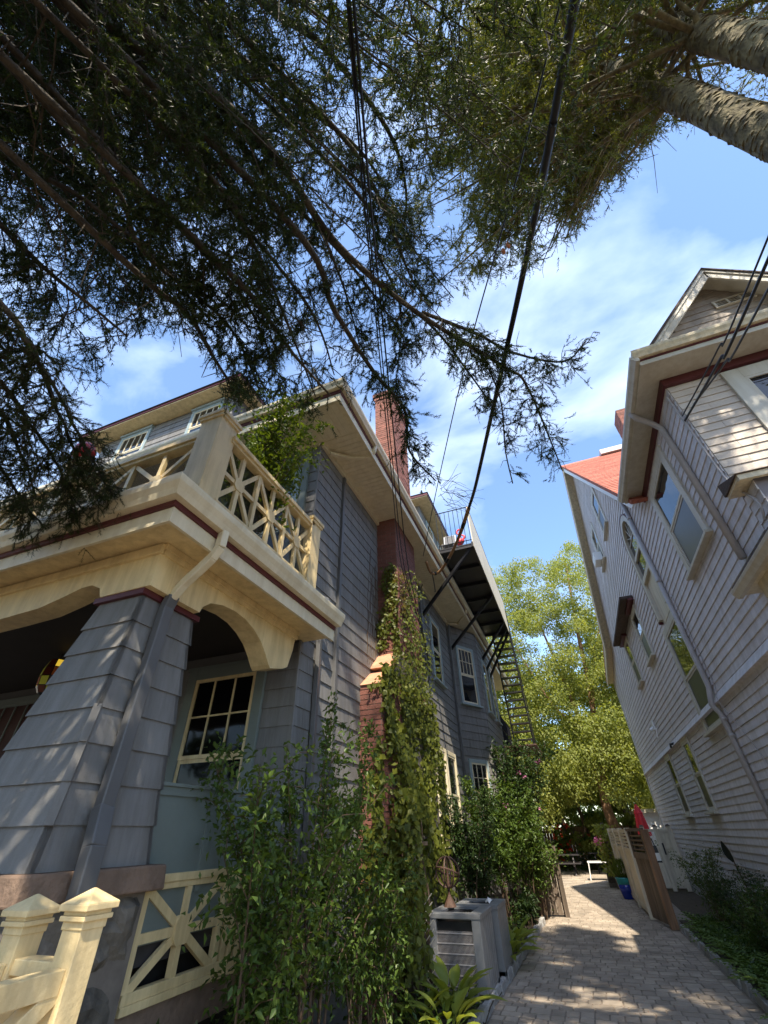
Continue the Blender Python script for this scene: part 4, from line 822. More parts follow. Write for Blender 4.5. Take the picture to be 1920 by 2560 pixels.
# ================================================================ air conditioners and trellis
def ac(x0, x1, y0, y1, h, label):
    t = thing('air_conditioner_unit', label, 'air conditioner', ((x0 + x1) / 2, (y0 + y1) / 2, .0), 'outdoor air conditioners by the kerb')
    b = MB(); c = .11
    for xa in (x0, x1 - c):
        for ya in (y0, y1 - c): b.box(xa, xa + c, ya, ya + c, .06, h - .05)
    b.box(x0, x1, y0, y1, .04, .12); b.box(x0 - .01, x1 + .01, y0 - .01, y0 + .16, h - .05, h); b.box(x0 - .01, x1 + .01, y1 - .12, y1 + .01, h - .05, h); b.box(x0 - .01, x0 + .14, y0 + .16, y1 - .12, h - .05, h); b.box(x1 - .14, x1 + .01, y0 + .16, y1 - .12, h - .05, h)
    obj('case', b, M['acgrey'], t, bevel=.006)
    obj('fan_well', MB().box(x0 + .05, x1 - .05, y0 + .05, y1 - .05, .1, h - .08), M['black'], t)
    for i in range(5):
        yy = y0 + .11 + (y1 - y0 - .22) * i / 5; w = (y1 - y0 - .22) / 5
        obj('side_panel', MB().box(x1 - .03, x1 - .004, yy + .004, yy + w - .004, .12, h - .05), M['acgrey'], t, bevel=.006)
    g = MB(); x = x0 + c
    while x < x1 - c: g.box(x, x + .005, y0 + .012, y0 + .017, .12, h - .16); x += .015
    for i in range(6): zz = .16 + (h - .34) * i / 5; g.box(x0 + c, x1 - c, y0 + .004, y0 + .012, zz - .004, zz + .004)
    o = obj('grille', g, M['drainpipe'], t); o['kind'] = 'stuff'
    g = MB()
    for k in range(7): rr = .05 + k * .035; g.tube([((x0 + x1) / 2 + rr * math.cos(a * math.pi / 10), (y0 + y1) / 2 + rr * math.sin(a * math.pi / 10), h - .03) for a in range(21)], .004, 4)
    obj('fan_guard', g, M['black'], t); return t
ac(-2.22, -1.54, 7.15, 7.97, .79, 'near grey air conditioner with wire grille facing the hostas')
ac(-2.12, -1.50, 8.22, 8.98, .77, 'second grey air conditioner behind the one with the grille')
pb = thing('paper_scrap', 'crumpled white paper lying on the corner of the grey air conditioner', 'paper', (-1.56, 8.0, .8)); 
b = MB(); r = random.Random(5)
vs_ = [(-1.58 + .05 * math.cos(a) * r.uniform(.6, 1.2), 8.05 + .06 * math.sin(a) * r.uniform(.6, 1.2), .80 + r.uniform(0, .05)) for a in np.linspace(0, 6.28, 9)[:-1]]
b.add(vs_ + [(-1.58, 8.05, .87)], [(i, (i + 1) % 8, 8) for i in range(8)]); obj('paper', b, M['white'], pb)
orn = thing('garden_ornament', 'rusty banded metal sphere ornament on a clay foot behind the air conditioner', 'ornament', (-2.06, 7.75, .79))
b = MB(); c0 = Vector((-2.06, 7.75, 1.16))
for ax in ((1, 0, 0), (0, 1, 0), (.7, .7, 0), (.2, .3, 1)):
    a = Vector(ax).normalized(); u = a.orthogonal().normalized(); v = a.cross(u); b.tube([c0 + (u * math.cos(t) + v * math.sin(t)) * .17 for t in np.linspace(0, 6.283, 25)], .012, 5)
obj('ring', b, M['rust'], orn); obj('foot', MB().lathe([(.09, .79), (.07, .83), (.02, .92), (.015, 1.33)], (-2.06, 7.75, 0), 10), M['rust'], orn)
tr = thing('trellis', 'weathered pale lattice panel behind the reddish vine stems', 'trellis', (-2.25, 6.9, 0))
for s_ in (1, -1):
    for i in range(-7, 8):
        xa = -2.45 + i * .08; p0 = [xa, .05]; p1 = [xa + s_ * 1.45, 1.5]
        t0 = 0; t1 = 1
        lo, hi = sorted(((-2.44 - p0[0]) / (p1[0] - p0[0]), (-2.06 - p0[0]) / (p1[0] - p0[0])))
        lo = max(lo, 0); hi = min(hi, 1)
        if hi - lo < .05: continue
        P0 = (p0[0] + (p1[0] - p0[0]) * lo, 6.88 + .005 * s_, p0[1] + (p1[1] - p0[1]) * lo); P1 = (p0[0] + (p1[0] - p0[0]) * hi, 6.88 + .005 * s_, p0[1] + (p1[1] - p0[1]) * hi)
        obj('lattice_slat', MB().bar(P0, P1, .008, .026, (0, 1, 0)), M['lavtrim'], tr)
obj('frame_rail', MB().box(-2.43, -2.07, 6.862, 6.898, 1.48, 1.52), M['oldwood'], tr)

# ================================================================ gates, fences
gl = thing('wooden_gate', 'weathered brown plank gate standing under the shrub, left of the driveway', 'gate', (-1.3, 14.1, 0))
for i in range(7): obj('board', MB().box(-1.78 + .125 * i, -1.78 + .125 * i + .115, 14.08 + .012 * (i % 2), 14.105, .03, 1.22 + (0.03 if i == 6 else 0)), M['oldwood'], gl)
obj('rail', MB().box(-1.78, -.91, 14.105, 14.15, .25, .35), M['oldwood'], gl); obj('rail', MB().box(-1.78, -.91, 14.105, 14.15, .95, 1.05), M['oldwood'], gl)
obj('gate_post', MB().box(-.99, -.90, 14.0, 14.08, 0.0, 1.30), M['oldwood'], gl)
lb = thing('letter_box', 'small black box hanging at the top of the brown plank gate', 'box', (-1.12, 14.0, 1.0)); obj('case', MB().tbox((-1.2, -1.03, 13.93, 14.03), (-1.21, -1.02, 13.92, 14.04), .98, 1.08), M['black'], lb, bevel=.01)
gr = thing('wooden_gate', 'tall open board gate with louvred top, at the end of the right kerb', 'gate', (1.0, 13.4, 0))
g0 = Vector((1.06, 12.93, 0)); g1 = Vector((.85, 13.98, 0)); gd = (g1 - g0).normalized(); gn = Vector((-gd.y, gd.x, 0)); gw = (g1 - g0).length
GM = Matrix(((gd.x, gn.x, 0, g0.x), (gd.y, gn.y, 0, g0.y), (0, 0, 1, 0), (0, 0, 0, 1)))
for i in range(7): w = gw / 7; obj('board', MB().box(i * w + .002, (i + 1) * w - .002, -.012, .012 + .003 * (i % 2), .05, 1.08).xf(GM), M['oldwood'], gr)
obj('stile', MB().box(0, .07, -.02, .03, 1.08, 1.56).xf(GM), M['oldwood'], gr); obj('stile', MB().box(gw - .08, gw, -.02, .03, 1.08, 1.56).xf(GM), M['oldwood'], gr)
obj('top_rail', MB().box(-.02, gw + .02, -.04, .05, 1.55, 1.61).xf(GM), M['oldwood'], gr); obj('mid_rail', MB().box(0, gw, -.015, .032, 1.06, 1.17).xf(GM), M['oldwood'], gr)
for i in range(4):
    b = MB(); b.bar((.07, 0, 1.215 + .085 * i), (gw - .08, 0, 1.215 + .085 * i), .012, .055, (0, .8, .7)); obj('louvre_slat', b.xf(GM), M['oldwood'], gr)
b = MB(); b.box(-.10, .0, -.11, .03, 0.0, 1.58); obj('gate_post', b.xf(GM), M['brownwood'], gr); b = MB(); b.prism([(0, -.02, .1), (gw * .55, -.02, .12), (gw * .5, -.02, .2), (.0, -.02, .9)], (0, -.03, 0)); obj('brace', b.xf(GM), M['brownwood'], gr)
sg = thing('wall_lantern', 'small metal box lamp hanging on the brown gate post', 'lamp', (1.22, 12.9, 1.2)); obj('case', MB().tbox((1.17, 1.27, 12.85, 12.95), (1.19, 1.25, 12.87, 12.93), 1.02, 1.3), M['iron'], sg); obj('pane', MB().box(1.18, 1.26, 12.84, 12.85, 1.05, 1.18), M['white'], sg); obj('bracket', MB().tube([(1.22, 12.9, 1.3), (1.2, 12.9, 1.42), (1.12, 12.9, 1.42)], .012, 5), M['iron'], sg)
vf = thing('vinyl_fence', 'cream vinyl fence with slatted top running behind the wooden gate', 'fence', (.7, 17, 0))
v0 = Vector((.84, 14.05, 0)); v1 = Vector((.62, 19.9, 0)); vd = (v1 - v0).normalized(); vn = Vector((-vd.y, vd.x, 0)); vw = (v1 - v0).length
VM = Matrix(((vd.x, vn.x, 0, v0.x), (vd.y, vn.y, 0, v0.y), (0, 0, 1, 0), (0, 0, 0, 1)))
for k in range(4): obj('post', MB().box(k * (vw - .12) / 3, k * (vw - .12) / 3 + .12, -.06, .06, 0, 1.62).xf(VM), M['vinyl'], vf)
for k in range(3):
    a = .12 + k * (vw - .12) / 3; e = (vw - .12) / 3 - .12; n = 10
    for i in range(n): obj('board', MB().box(a + e * i / n + .002, a + e * (i + 1) / n - .002, -.012, .012, .12, 1.12).xf(VM), M['vinyl'], vf)
    for zz, h in ((.06, .09), (1.12, .09), (1.52, .07)): obj('rail', MB().box(a, a + e, -.03, .03, zz, zz + h).xf(VM), M['vinyl'], vf)
    for i in range(4): obj('slat', MB().box(a, a + e, -.012, .012, 1.245 + .07 * i, 1.285 + .07 * i).xf(VM), M['vinyl'], vf)
vg = thing('vinyl_gate', 'cream vinyl gate with a round lattice window against the pale house', 'gate', (2.2, 20, 0))
for xa in (1.62, 2.02, 2.42): obj('post', MB().box(xa, xa + .12, 19.92, 20.04, 0, 1.64), M['vinyl'], vg)
for xa in (1.60, 2.0, 2.40): obj('post_cap', MB().tbox((xa, xa + .16, 19.90, 20.06), (xa + .05, xa + .11, 19.95, 20.01), 1.64, 1.70), M['oldwood'], vg)
for a, e in ((1.74, .28), (2.14, .28)):
    for i in range(3): obj('board', MB().box(a + e * i / 3 + .002, a + e * (i + 1) / 3 - .002, 19.97, 19.99, .08, 1.05 if a < 2 else 1.5), M['vinyl'], vg)
    obj('rail', MB().box(a, a + e, 19.95, 20.01, 1.05, 1.13), M['vinyl'], vg); obj('rail', MB().box(a, a + e, 19.95, 20.01, 1.5, 1.58), M['vinyl'], vg)
for i in range(4):
    for s_ in (1, -1): obj('lattice_slat', MB().bar((1.74 + .09 * i, 19.98 + .004 * s_, 1.15 if s_ > 0 else 1.49), (min(2.02, 1.74 + .09 * i + .3), 19.98 + .004 * s_, (1.15 + min(.3, 2.02 - 1.74 - .09 * i) * 1.1) if s_ > 0 else 1.49 - min(.3, 2.02 - 1.74 - .09 * i) * 1.1), .006, .02, (0, 1, 0)), M['vinyl'], vg)
obj('latch', MB().box(2.12, 2.17, 19.90, 19.95, .9, 1.2), M['iron'], vg)
bf = thing('back_fence', 'brown board fence closing off the far end of the patio', 'fence', (0, 30, 0))
xx = -9.0; r = random.Random(2)
while xx < 9: obj('board', MB().box(xx + .004, xx + .144, 30 + r.uniform(-.01, .01), 30.03, 0, 1.75 + r.uniform(-.02, .02)), M['brownwood'] if r.random() < .5 else M['oldwood'], bf); xx += .15
for zz in (.3, 1.5): obj('rail', MB().box(-9, 9, 30.03, 30.08, zz, zz + .1), M['oldwood'], bf)
# garage behind the umbrella
ga = thing('garage', 'sunlit white garage wall seen over the cream vinyl gate', 'garage', (4.5, 27, 0))
obj('wall', MB().box(2.3, 7, 25.5, 29.5, 0, 2.15), M['white'], ga); obj('fascia', MB().box(2.1, 7.2, 25.3, 29.6, 2.15, 2.28), M['vinyl'], ga)

# ================================================================ patio things
pot = thing('glazed_pot', 'tall blue glazed plant pot with a turquoise rim against the vinyl fence', 'pot', (.60, 17.75, 0))
obj('bowl', MB().lathe([(.13, .0), (.15, .02), (.19, .18), (.215, .32)], (.60, 17.75, 0), 24), M['blue'], pot, smooth=True)
b = MB(); b.lathe([(.215, .32), (.228, .42), (.25, .45), (.25, .475), (.225, .475), (.215, .44), (.05, .43)], (.60, 17.75, 0), 24); obj('rim', b, M['turq'], pot, smooth=True)
um = thing('patio_umbrella', 'closed red patio umbrella rising above the gates', 'umbrella', (2.06, 24, 0))
b = MB(); V = []; prof = [(.02, 2.42), (.07, 2.32), (.12, 2.18), (.15, 2.10), (.13, 2.09), (.16, 1.9), (.19, 1.65), (.22, 1.35)]; seg = 24
for r0, z in prof:
    for k in range(seg): a = 2 * math.pi * k / seg; q = r0 * (1 + .18 * math.cos(8 * a)); V.append((2.06 + q * math.cos(a), 24 + q * math.sin(a), z))
b.add(V, [(i * seg + k, i * seg + (k + 1) % seg, (i + 1) * seg + (k + 1) % seg, (i + 1) * seg + k) for i in range(len(prof) - 1) for k in range(seg)]); obj('canopy', b, M['red'], um)
obj('pole', MB().tube([(2.06, 24, 0.05), (2.06, 24, 2.45)], .02, 6), M['darkwood'], um); obj('base', MB().lathe([(.25, 0), (.25, .05), (.05, .09)], (2.06, 24, 0), 16), M['black'], um)
tb = thing('patio_table', 'low white framed glass table on the sunny patio', 'table', (.35, 23.6, 0))
b = MB()
for xa in (-.42, 1.1):
    for ya in (23.3, 24.0): b.bar((xa, ya, 0.02), (xa + (.06 if xa < 0 else -.06), ya, .56), .035, .035)
b.box(-.4, 1.08, 23.28, 23.32, .55, .585); b.box(-.4, 1.08, 23.98, 24.02, .55, .585); b.box(-.4, -.36, 23.3, 24, .55, .585); b.box(1.04, 1.08, 23.3, 24, .55, .585); obj('frame', b, M['white'], tb)
obj('table_top', MB().box(-.36, 1.04, 23.32, 23.98, .565, .58), M['turq'] if False else M['drainpipe'], tb)
def picnic(x0, x1, y0, label):
    t = thing('picnic_table', label, 'table', ((x0 + x1) / 2, y0, 0), 'dark wooden picnic furniture')
    for i in range(4): obj('plank', MB().box(x0, x1, y0 - .3 + .155 * i, y0 - .3 + .155 * i + .145, .70, .74), M['darkwood'], t)
    for s_ in (-1, 1):
        for i in range(2): obj('bench_plank', MB().box(x0, x1, y0 + s_ * .62 - .13 + .135 * i, y0 + s_ * .62 - .13 + .135 * i + .125, .42, .46), M['darkwood'], t)
    for xa in (x0 + .3, x1 - .3):
        obj('leg', MB().bar((xa, y0 - .55, 0), (xa, y0 - .15, .7), .05, .1), M['darkwood'], t); obj('leg', MB().bar((xa, y0 + .55, 0), (xa, y0 + .15, .7), .05, .1), M['darkwood'], t)
        obj('cross_beam', MB().box(xa - .025, xa + .025, y0 - .72, y0 + .72, .34, .42), M['darkwood'], t)
picnic(-2.6, -.7, 26.0, 'dark picnic table nearest the brown plank gate'); picnic(-.35, 1.3, 27.4, 'dark picnic table behind the white glass table')
wl = thing('garden_wall', 'low grey stone wall beside the blue pot', 'wall', (.35, 21, 0))
r = random.Random(9)
for k in range(3):
    y0 = 20.75
    while y0 < 22.6:
        ln = r.uniform(.25, .4); obj('stone', MB().tbox((.18, .5, y0 + .005, y0 + ln - .005), (.19, .49, y0 + .012, y0 + ln - .012), .13 * k, .13 * (k + 1) - .006), M['stone'], wl, bevel=.012); y0 += ln
obj('cap_stone', MB().box(.15, .53, 20.72, 22.75, .39, .44), M['capstone'], wl, bevel=.01)

# ================================================================ cables
def cable(label, pts, r, m=None, n=8, name='cable', seg=8):
    t = thing(name, label, 'cable', pts[0]); obj('wire', MB().tube(curve_pts(pts, n), r, seg), m or M['black'], t, smooth=True); return t
E1 = at(1112, 1405, x=-2.02)
K = [at(1450, -60, z=5.4), at(1438, 0, z=5.45), at(1380, 320, z=5.7), at(1300, 720, z=6.1), at(1235, 1010, z=6.45), at(1190, 1210, z=6.7), at(1172, 1270, z=6.8)]
back = K[0] + (K[0] - K[1]).normalized() * 14 + Vector((0, 0, 1.2))
cable('thick black service cable sagging from overhead to the grey house eave', [back] + K[1:], 0.030, seg=10)
sp_ = thing('cable_sleeve', 'tan sleeve on the end of the thick black cable at the eave', 'cable', K[-1])
T = [K[-1], at(1152, 1330, z=6.9), at(1128, 1385, z=6.95), at(1100, 1428, z=6.96), at(1078, 1432, z=6.92), at(1066, 1405, z=6.95)]
obj('sleeve', MB().tube(curve_pts(T, 5), [.040] * 6 + [.036] * 20, 8), M['cable_tan'], sp_, smooth=True)
for i in (3, 11, 17): c = curve_pts(T, 5); obj('clamp', MB().tube([c[i], c[i + 1]], .045, 8), M['black'], sp_)
for i, (a, c2, rr, lab) in enumerate(((868, 1060, .008, 'leftmost of the three thin black wires descending to the chimney'), (876, 1064, .008, 'middle one of the three thin black wires beside the chimney'), (888, 1075, .010, 'rightmost of the three thin black wires beside the chimney'))):
    dx = (0, 6, 16)[i]
    P_ = [at(868 + dx, 0, z=5.2), at(905 + dx, 450, z=5.8), at(940 + dx, 800, z=6.2), at(975 + dx, 1150, z=6.2), at(1005 + dx, 1420, z=5.8), Vector((-2.30, 8.45 + .08 * i, 4.6 - .15 * i)), Vector((-2.74, 8.6 + .1 * i, 3.6))]
    cable(lab, [P_[0] + (P_[0] - P_[1]).normalized() * 12] + P_, rr, seg=5)
P_ = [at(1402, 0, z=6.2), at(1290, 450, z=6.6), at(1165, 900, z=6.95), at(1090, 1230, z=7.05), at(1058, 1390, x=-2.08)]
cable('single thin wire slanting down left of the thick cable', [P_[0] + (P_[0] - P_[1]).normalized() * 12] + P_, .009, seg=5)
P_ = [K[-1] + Vector((-.5, .2, .1)), at(1085, 1440, x=-2.3), at(1040, 1470, x=-2.72)]
cable('short loop of dark wire hanging under the eave by the tan sleeve', [at(1080, 1430, z=6.9), at(1088, 1480, x=-2.5), at(1070, 1440, x=-2.68), at(1050, 1475, x=-2.73)], .014, seg=6)
for i, (p0, p1, rr, lab) in enumerate((((1920, 595), (1706, 1040), .010, 'upper of the wires reaching the pale house corner'), ((1920, 650), (1712, 1052), .016, 'thickest wire reaching the pale house corner'), ((1920, 725), (1735, 1010), .012, 'lowest wire reaching the pale house front'))):
    a = at(*p0, y=2.6 + .1 * i); e = at(*p1, y=4.98 if i == 2 else 5.2) if i == 2 else at(*p1, x=2.57); m_ = (a + e) / 2 + Vector((0, 0, -.05))
    cable(lab, [a + (a - e) * 4 + Vector((0, 0, 1)), a, m_, e], rr, seg=5)
cable('grey conduit wires running down the pale house corner', [Vector((2.56, 5.12, 6.6)), Vector((2.56, 5.10, 5.7)), Vector((2.56, 5.06, 4.9)), Vector((2.55, 4.8, 4.4)), Vector((2.55, 4.9, 4.2))], .014, M['drainpipe'], seg=6)
cable('thin wire down the pale clapboards next to the drainpipe', [Vector((2.57, 9.0, 5.2)), Vector((2.57, 9.02, 3.6)), Vector((2.50, 8.95, 3.25)), Vector((2.57, 8.6, 2.6)), Vector((2.57, 8.0, 1.6))], .006, M['drainpipe'], seg=4)

# ================================================================ spruces
SKY_GAP = [(1070, 775), (1150, 715), (1250, 690), (1330, 680), (1390, 640), (1450, 550), (1500, 480), (1560, 420), (1600, 370), (1660, 330), (1700, 310), (2100, 330), (2100, 1400), (1510, 1400), (1500, 900), (1490, 845), (1380, 880), (1290, 860), (1200, 835), (1120, 800)]
def inside(P, poly):
    x, y = P[:, 0], P[:, 1]; c = np.zeros(len(P), bool); n = len(poly)
    for i in range(n):
        (x0, y0), (x1, y1) = poly[i], poly[(i + 1) % n]
        t = ((y0 > y) != (y1 > y)); c ^= t & (x < (x1 - x0) * (y - y0) / ((y1 - y0) or 1e-9) + x0)
    return c
BX = [-400, 0, 130, 240, 300, 380, 450, 520, 560, 640, 720, 800, 860, 930, 1000, 1060, 1130, 1180, 1250, 1290, 1330, 1400, 1460, 1490, 1505, 1520, 3000]
BY = [1000, 1000, 985, 950, 880, 840, 800, 880, 970, 1030, 1015, 1090, 1180, 1180, 1240, 1220, 1130, 1060, 1060, 1210, 1210, 1140, 1130, 900, 820, 0, 0]
def keep_left(P):
    q = px_of(P); j = rng.normal(0, 28, len(P))
    vis = (q[:, 2] > .05) & (q[:, 0] > -150) & (q[:, 0] < 2070) & (q[:, 1] > -150) & (q[:, 1] < 2700)
    ok = (q[:, 1] < np.interp(q[:, 0], BX, BY) + j) & ~inside(q[:, :2] + rng.normal(0, 12, (len(P), 2)), SKY_GAP)
    return ok | ~vis
def keep_right(P):
    q = px_of(P); vis = (q[:, 2] > .05) & (q[:, 0] > -150) & (q[:, 0] < 2070) & (q[:, 1] > -150) & (q[:, 1] < 2700)
    qq = q[:, :2] + rng.normal(0, 16, (len(P), 2))
    ok = (q[:, 1] < np.interp(q[:, 0], [0, 800, 1000, 1090, 3000], [300, 500, 640, 790, 790]) + rng.normal(0, 40, len(P))) & ~inside(qq, SKY_GAP)
    ok &= ~((q[:, 0] > 1560) & (q[:, 1] > 60) & (rng.random(len(P)) > np.where(q[:, 0] > 1640, .30, .8)))
    return ok | ~vis
SU = np.array(SUN); SA = unit(np.cross(SU, [0, 0, 1.0])); SB = np.cross(SU, SA)
_w = np.random.default_rng(11); KW = _w.normal(size=(14, 2)) * np.array([[2.6], [3.4], [4.2], [5.0], [1.6], [2.2], [6.0], [3.0], [7.5], [2.0], [4.6], [1.2], [5.5], [9.0]]) ; KP = _w.random(14) * 6.28
def sun_gaps(P):          # twigs are dropped in columns along the sun so dapples reach the ground
    u = P @ SA; v = P @ SB; return sum(np.sin(u * k[0] + v * k[1] + p) for k, p in zip(KW, KP)) / 3.2
class Spruce:
    def __init__(s): s.S = []; s.D = []; s.L = []; s.wood = MB()
    def limb_twigs(s, pts, f0, ds, side, droop, tw, seed, tip=0.35):
        """side branchlets leave the limb, sag, and carry loose fans of twigs"""
        r = random.Random(seed); n = len(pts); L_ = [0.0]; g = r.gauss
        for a, b in zip(pts, pts[1:]): L_.append(L_[-1] + (b - a).length)
        tot = L_[-1]; d = tot * f0; sg = 1; i = 0
        while d < tot:
            while i < n - 2 and L_[i + 1] < d: i += 1
            t = (d - L_[i]) / max(L_[i + 1] - L_[i], 1e-6); p = pts[i].lerp(pts[i + 1], t); ax = (pts[i + 1] - pts[i]).normalized(); f = d / tot
            sd = ax.cross(Vector((0, 0, 1)))
            if sd.length < .05: sd = Vector((1, 0, 0))
            sd.normalize(); sg = -sg; ln = side * (1 - (1 - tip) * f) * (.25 + .95 * r.random() ** .8)
            o = (sd * sg * abs(g(.35, .45)) + ax * g(.30, .40) + Vector((0, 0, -droop * abs(g(.35, .4)) + .05))) 
            o = o.normalized() * ln if o.length > .01 else Vector((0, 0, -ln))
            m = p + o * .5 + Vector((g(0, .03), g(0, .03), .05 * ln)); e = p + o
            s.wood.tube([p, m, e], [.006, .0045, .0025], 3, cap=False)
            for q0, q1, k in ((p, m, 2), (m, e, 3)):
                for _ in range(k): s.fan(q0.lerp(q1, r.random()), (q1 - q0).normalized(), tw, r, droop)
            s.fan(e, (e - m).normalized(), tw * 1.2, r, droop)
            d += ds * r.uniform(.5, 1.6) * 2.1
    def fan(s, p, ax, tw, r, droop):
        g = r.gauss
        d = (ax * .55 + Vector((g(0, .45), g(0, .45), -droop * .45 + g(0, .35)))).normalized(); ln = tw * r.uniform(.9, 1.9); m = r.choice((2, 3, 3, 4))
        s.S.append(tuple(p)); s.D.append(tuple(d)); s.L.append(ln)
        for k in range(m):
            t = (k + r.random()) / m * .8; td = (d * r.uniform(.4, .9) + Vector((g(0, .5), g(0, .5), g(-.12, .35)))).normalized()
            s.S.append(tuple(p + d * ln * t)); s.D.append(tuple(td)); s.L.append(tw * r.uniform(.45, .95) * (1.1 - .5 * t))
    def build(s, parent, keep, nm, k, nl, nw, name='needles', thr=9.0, kfar=None):
        S = np.array(s.S); D = unit(np.array(s.D)); Ls = np.array(s.L)
        if keep is not None:
            Q = S + D * Ls[:, None] * .5; m = keep(Q) & (sun_gaps(Q) + rng.normal(0, .12, len(Q)) < thr); S, D, Ls = S[m], D[m], Ls[m]
        if kfar:
            fr = (S[:, 2] > kfar[0]); q_ = px_of(S); off = (q_[:, 2] < 0) | (np.abs(q_[:, 0] - 960) > 1150) | (q_[:, 1] < -180); fr = fr | off; oi = np.flatnonzero(off)[::2]; lst = [(S[~fr], D[~fr], Ls[~fr], k, nl, nw), (S[fr & ~off], D[fr & ~off], Ls[fr & ~off], kfar[1], nl * 1.1, nw * 1.35), (S[oi], D[oi], Ls[oi], 5, nl * 1.9, nw * 5.5)]
        else: lst = [(S, D, Ls, k, nl, nw)]
        tot = len(S)
        for S, D, Ls, k, nl, nw in lst: s.emit(S, D, Ls, k, nl, nw, parent, nm, name)
        return tot
    def emit(s, S, D, Ls, k, nl, nw, parent, nm, name):
        n = len(S)
        if not n: return
        A = unit(np.cross(D, rand_dirs(n))); B_ = np.cross(D, A)
        t = (np.arange(k)[None, :] + rng.random((n, k))) / k; ph = rng.random((n, k)) * 2 * np.pi
        c, sn = np.cos(ph)[..., None], np.sin(ph)[..., None]
        rad = A[:, None] * c + B_[:, None] * sn
        base = S[:, None] + D[:, None] * (t * Ls[:, None])[..., None]
        nd = unit(rad * .8 + D[:, None] * rng.uniform(.5, 1.0, (n, k))[..., None])
        sidev = unit(np.cross(nd, D[:, None] + rng.normal(0, .4, (n, k, 3))))
        ll = nl * rng.uniform(.7, 1.2, (n, k))[..., None]
        V = np.stack([base - sidev * nw / 2, base + sidev * nw / 2, base + nd * ll], 2).reshape(-1, 3)
        T = np.arange(len(V), dtype=np.int32).reshape(-1, 3)
        o = obj(name, np_mesh(name, V, T, nm), None, parent)
        # twig stems
        w = .0032; X = np.stack([S + A * w, S - A * .5 * w + B_ * .87 * w, S - A * .5 * w - B_ * .87 * w, S + D * Ls[:, None]], 1).reshape(-1, 3); i = np.arange(n)[:, None] * 4
        T = np.concatenate([i + [0, 1, 3], i + [1, 2, 3], i + [2, 0, 3]], 0); obj('twigs', np_mesh('twigs', X, T, M['bark_dark']), None, parent)
def limb_obj(pts, r0, r1, parent, m):
    n = len(pts); obj('limb', MB().tube(pts, [r0 + (r1 - r0) * i / (n - 1) for i in range(n)], 7), m, parent, smooth=True)
def wiggle(pts, a, seed):
    r = random.Random(seed); return [p + Vector((r.uniform(-a, a), r.uniform(-a, a), r.uniform(-a, a))) for p in pts]

# ---- left spruce (trunk stands behind and left of the viewer)
SL = thing('spruce_tree', 'dark spruce whose long drooping limbs hang over the grey porch from the upper left', 'tree', (-2.7, -2.4, 0))
TL = (-2.7, -2.4)
obj('trunk', MB().tube([(TL[0], TL[1], z) for z in (0, .4, 3, 7, 11, 15, 18)], [.42, .34, .31, .27, .21, .13, .05], 14), M['bark'], SL, smooth=True)
sp1 = Spruce()
def tr_at(z): return Vector((TL[0], TL[1], z))
named = [
    ([(160, -60, 6.9), (480, 250, 6.8), (700, 470, 6.6), (870, 640, 6.4), (1010, 830, 6.0)], 6.6, .055, .55),
    ([(380, 0, 8.0), (560, 110, 7.9), (720, 210, 7.8), (900, 400, 7.6), (1000, 560, 7.3)], 7.8, .06, .6),
    ([(60, 40, 7.4), (330, 260, 7.2), (480, 360, 7.0), (610, 520, 6.7)], 7.2, .075, .6),
    ([(480, 330, 7.6), (610, 470, 7.5), (720, 560, 7.4), (810, 630, 7.3)], 7.8, .05, .5),
    ([(450, 150, 6.2), (660, 380, 6.2), (850, 600, 6.15), (1050, 780, 6.1), (1250, 920, 6.0), (1310, 975, 5.9), (1405, 1180, 5.7)], 6.2, .05, .42),
    ([(1050, 780, 6.1), (1180, 840, 6.2), (1300, 885, 6.25), (1400, 890, 6.3), (1465, 860, 6.5)], None, .022, .42),
    ([(640, 0, 9.2), (800, 100, 9.0), (960, 330, 8.7), (1010, 480, 8.4), (1000, 640, 8.1)], 9.0, .055, .55),
    ([(700, 500, 5.7), (850, 760, 5.7), (940, 930, 5.6), (1010, 1010, 5.45), (1030, 1130, 5.2), (1090, 1215, 5.0)], 5.8, .035, .38),
    ([(300, 650, 4.9), (450, 800, 4.8), (540, 900, 4.6), (600, 960, 4.4)], 5.0, .03, .5),
    ([(500, 640, 5.0), (650, 800, 5.0), (740, 900, 4.8), (820, 1000, 4.6)], 5.2, .03, .5),
    ([(210, 0, 7.6), (240, 180, 7.4), (238, 380, 7.0), (222, 560, 6.5)], 7.6, .04, .4),
    ([(235, 260, 7.2), (300, 380, 7.0), (380, 480, 6.8), (430, 560, 6.5)], None, .02, .4),
    ([(950, 700, 6.6), (1100, 830, 6.5), (1180, 930, 6.2), (1230, 1020, 5.9)], None, .02, .38),
    ([(1200, 860, 6.15), (1240, 1000, 5.8), (1275, 1130, 5.5), (1290, 1200, 5.3)], None, .010, .25),
]
for i, (pp_, zr, r0, side) in enumerate(named):
    pts = [at(a, c, z=z) for a, c, z in pp_]
    if zr is not None: pts = [tr_at(zr)] + pts
    pts = curve_pts(wiggle(pts, .07, i), 6); limb_obj(pts, r0, .008, SL, M['bark_dark'])
    sp1.limb_twigs(pts, .28 if zr else .1, .050, side, .75, .17, i)
    if i < 10: sp1.limb_twigs(pts, .40, .09, side * 1.35, 1.7, .17, i + 50)
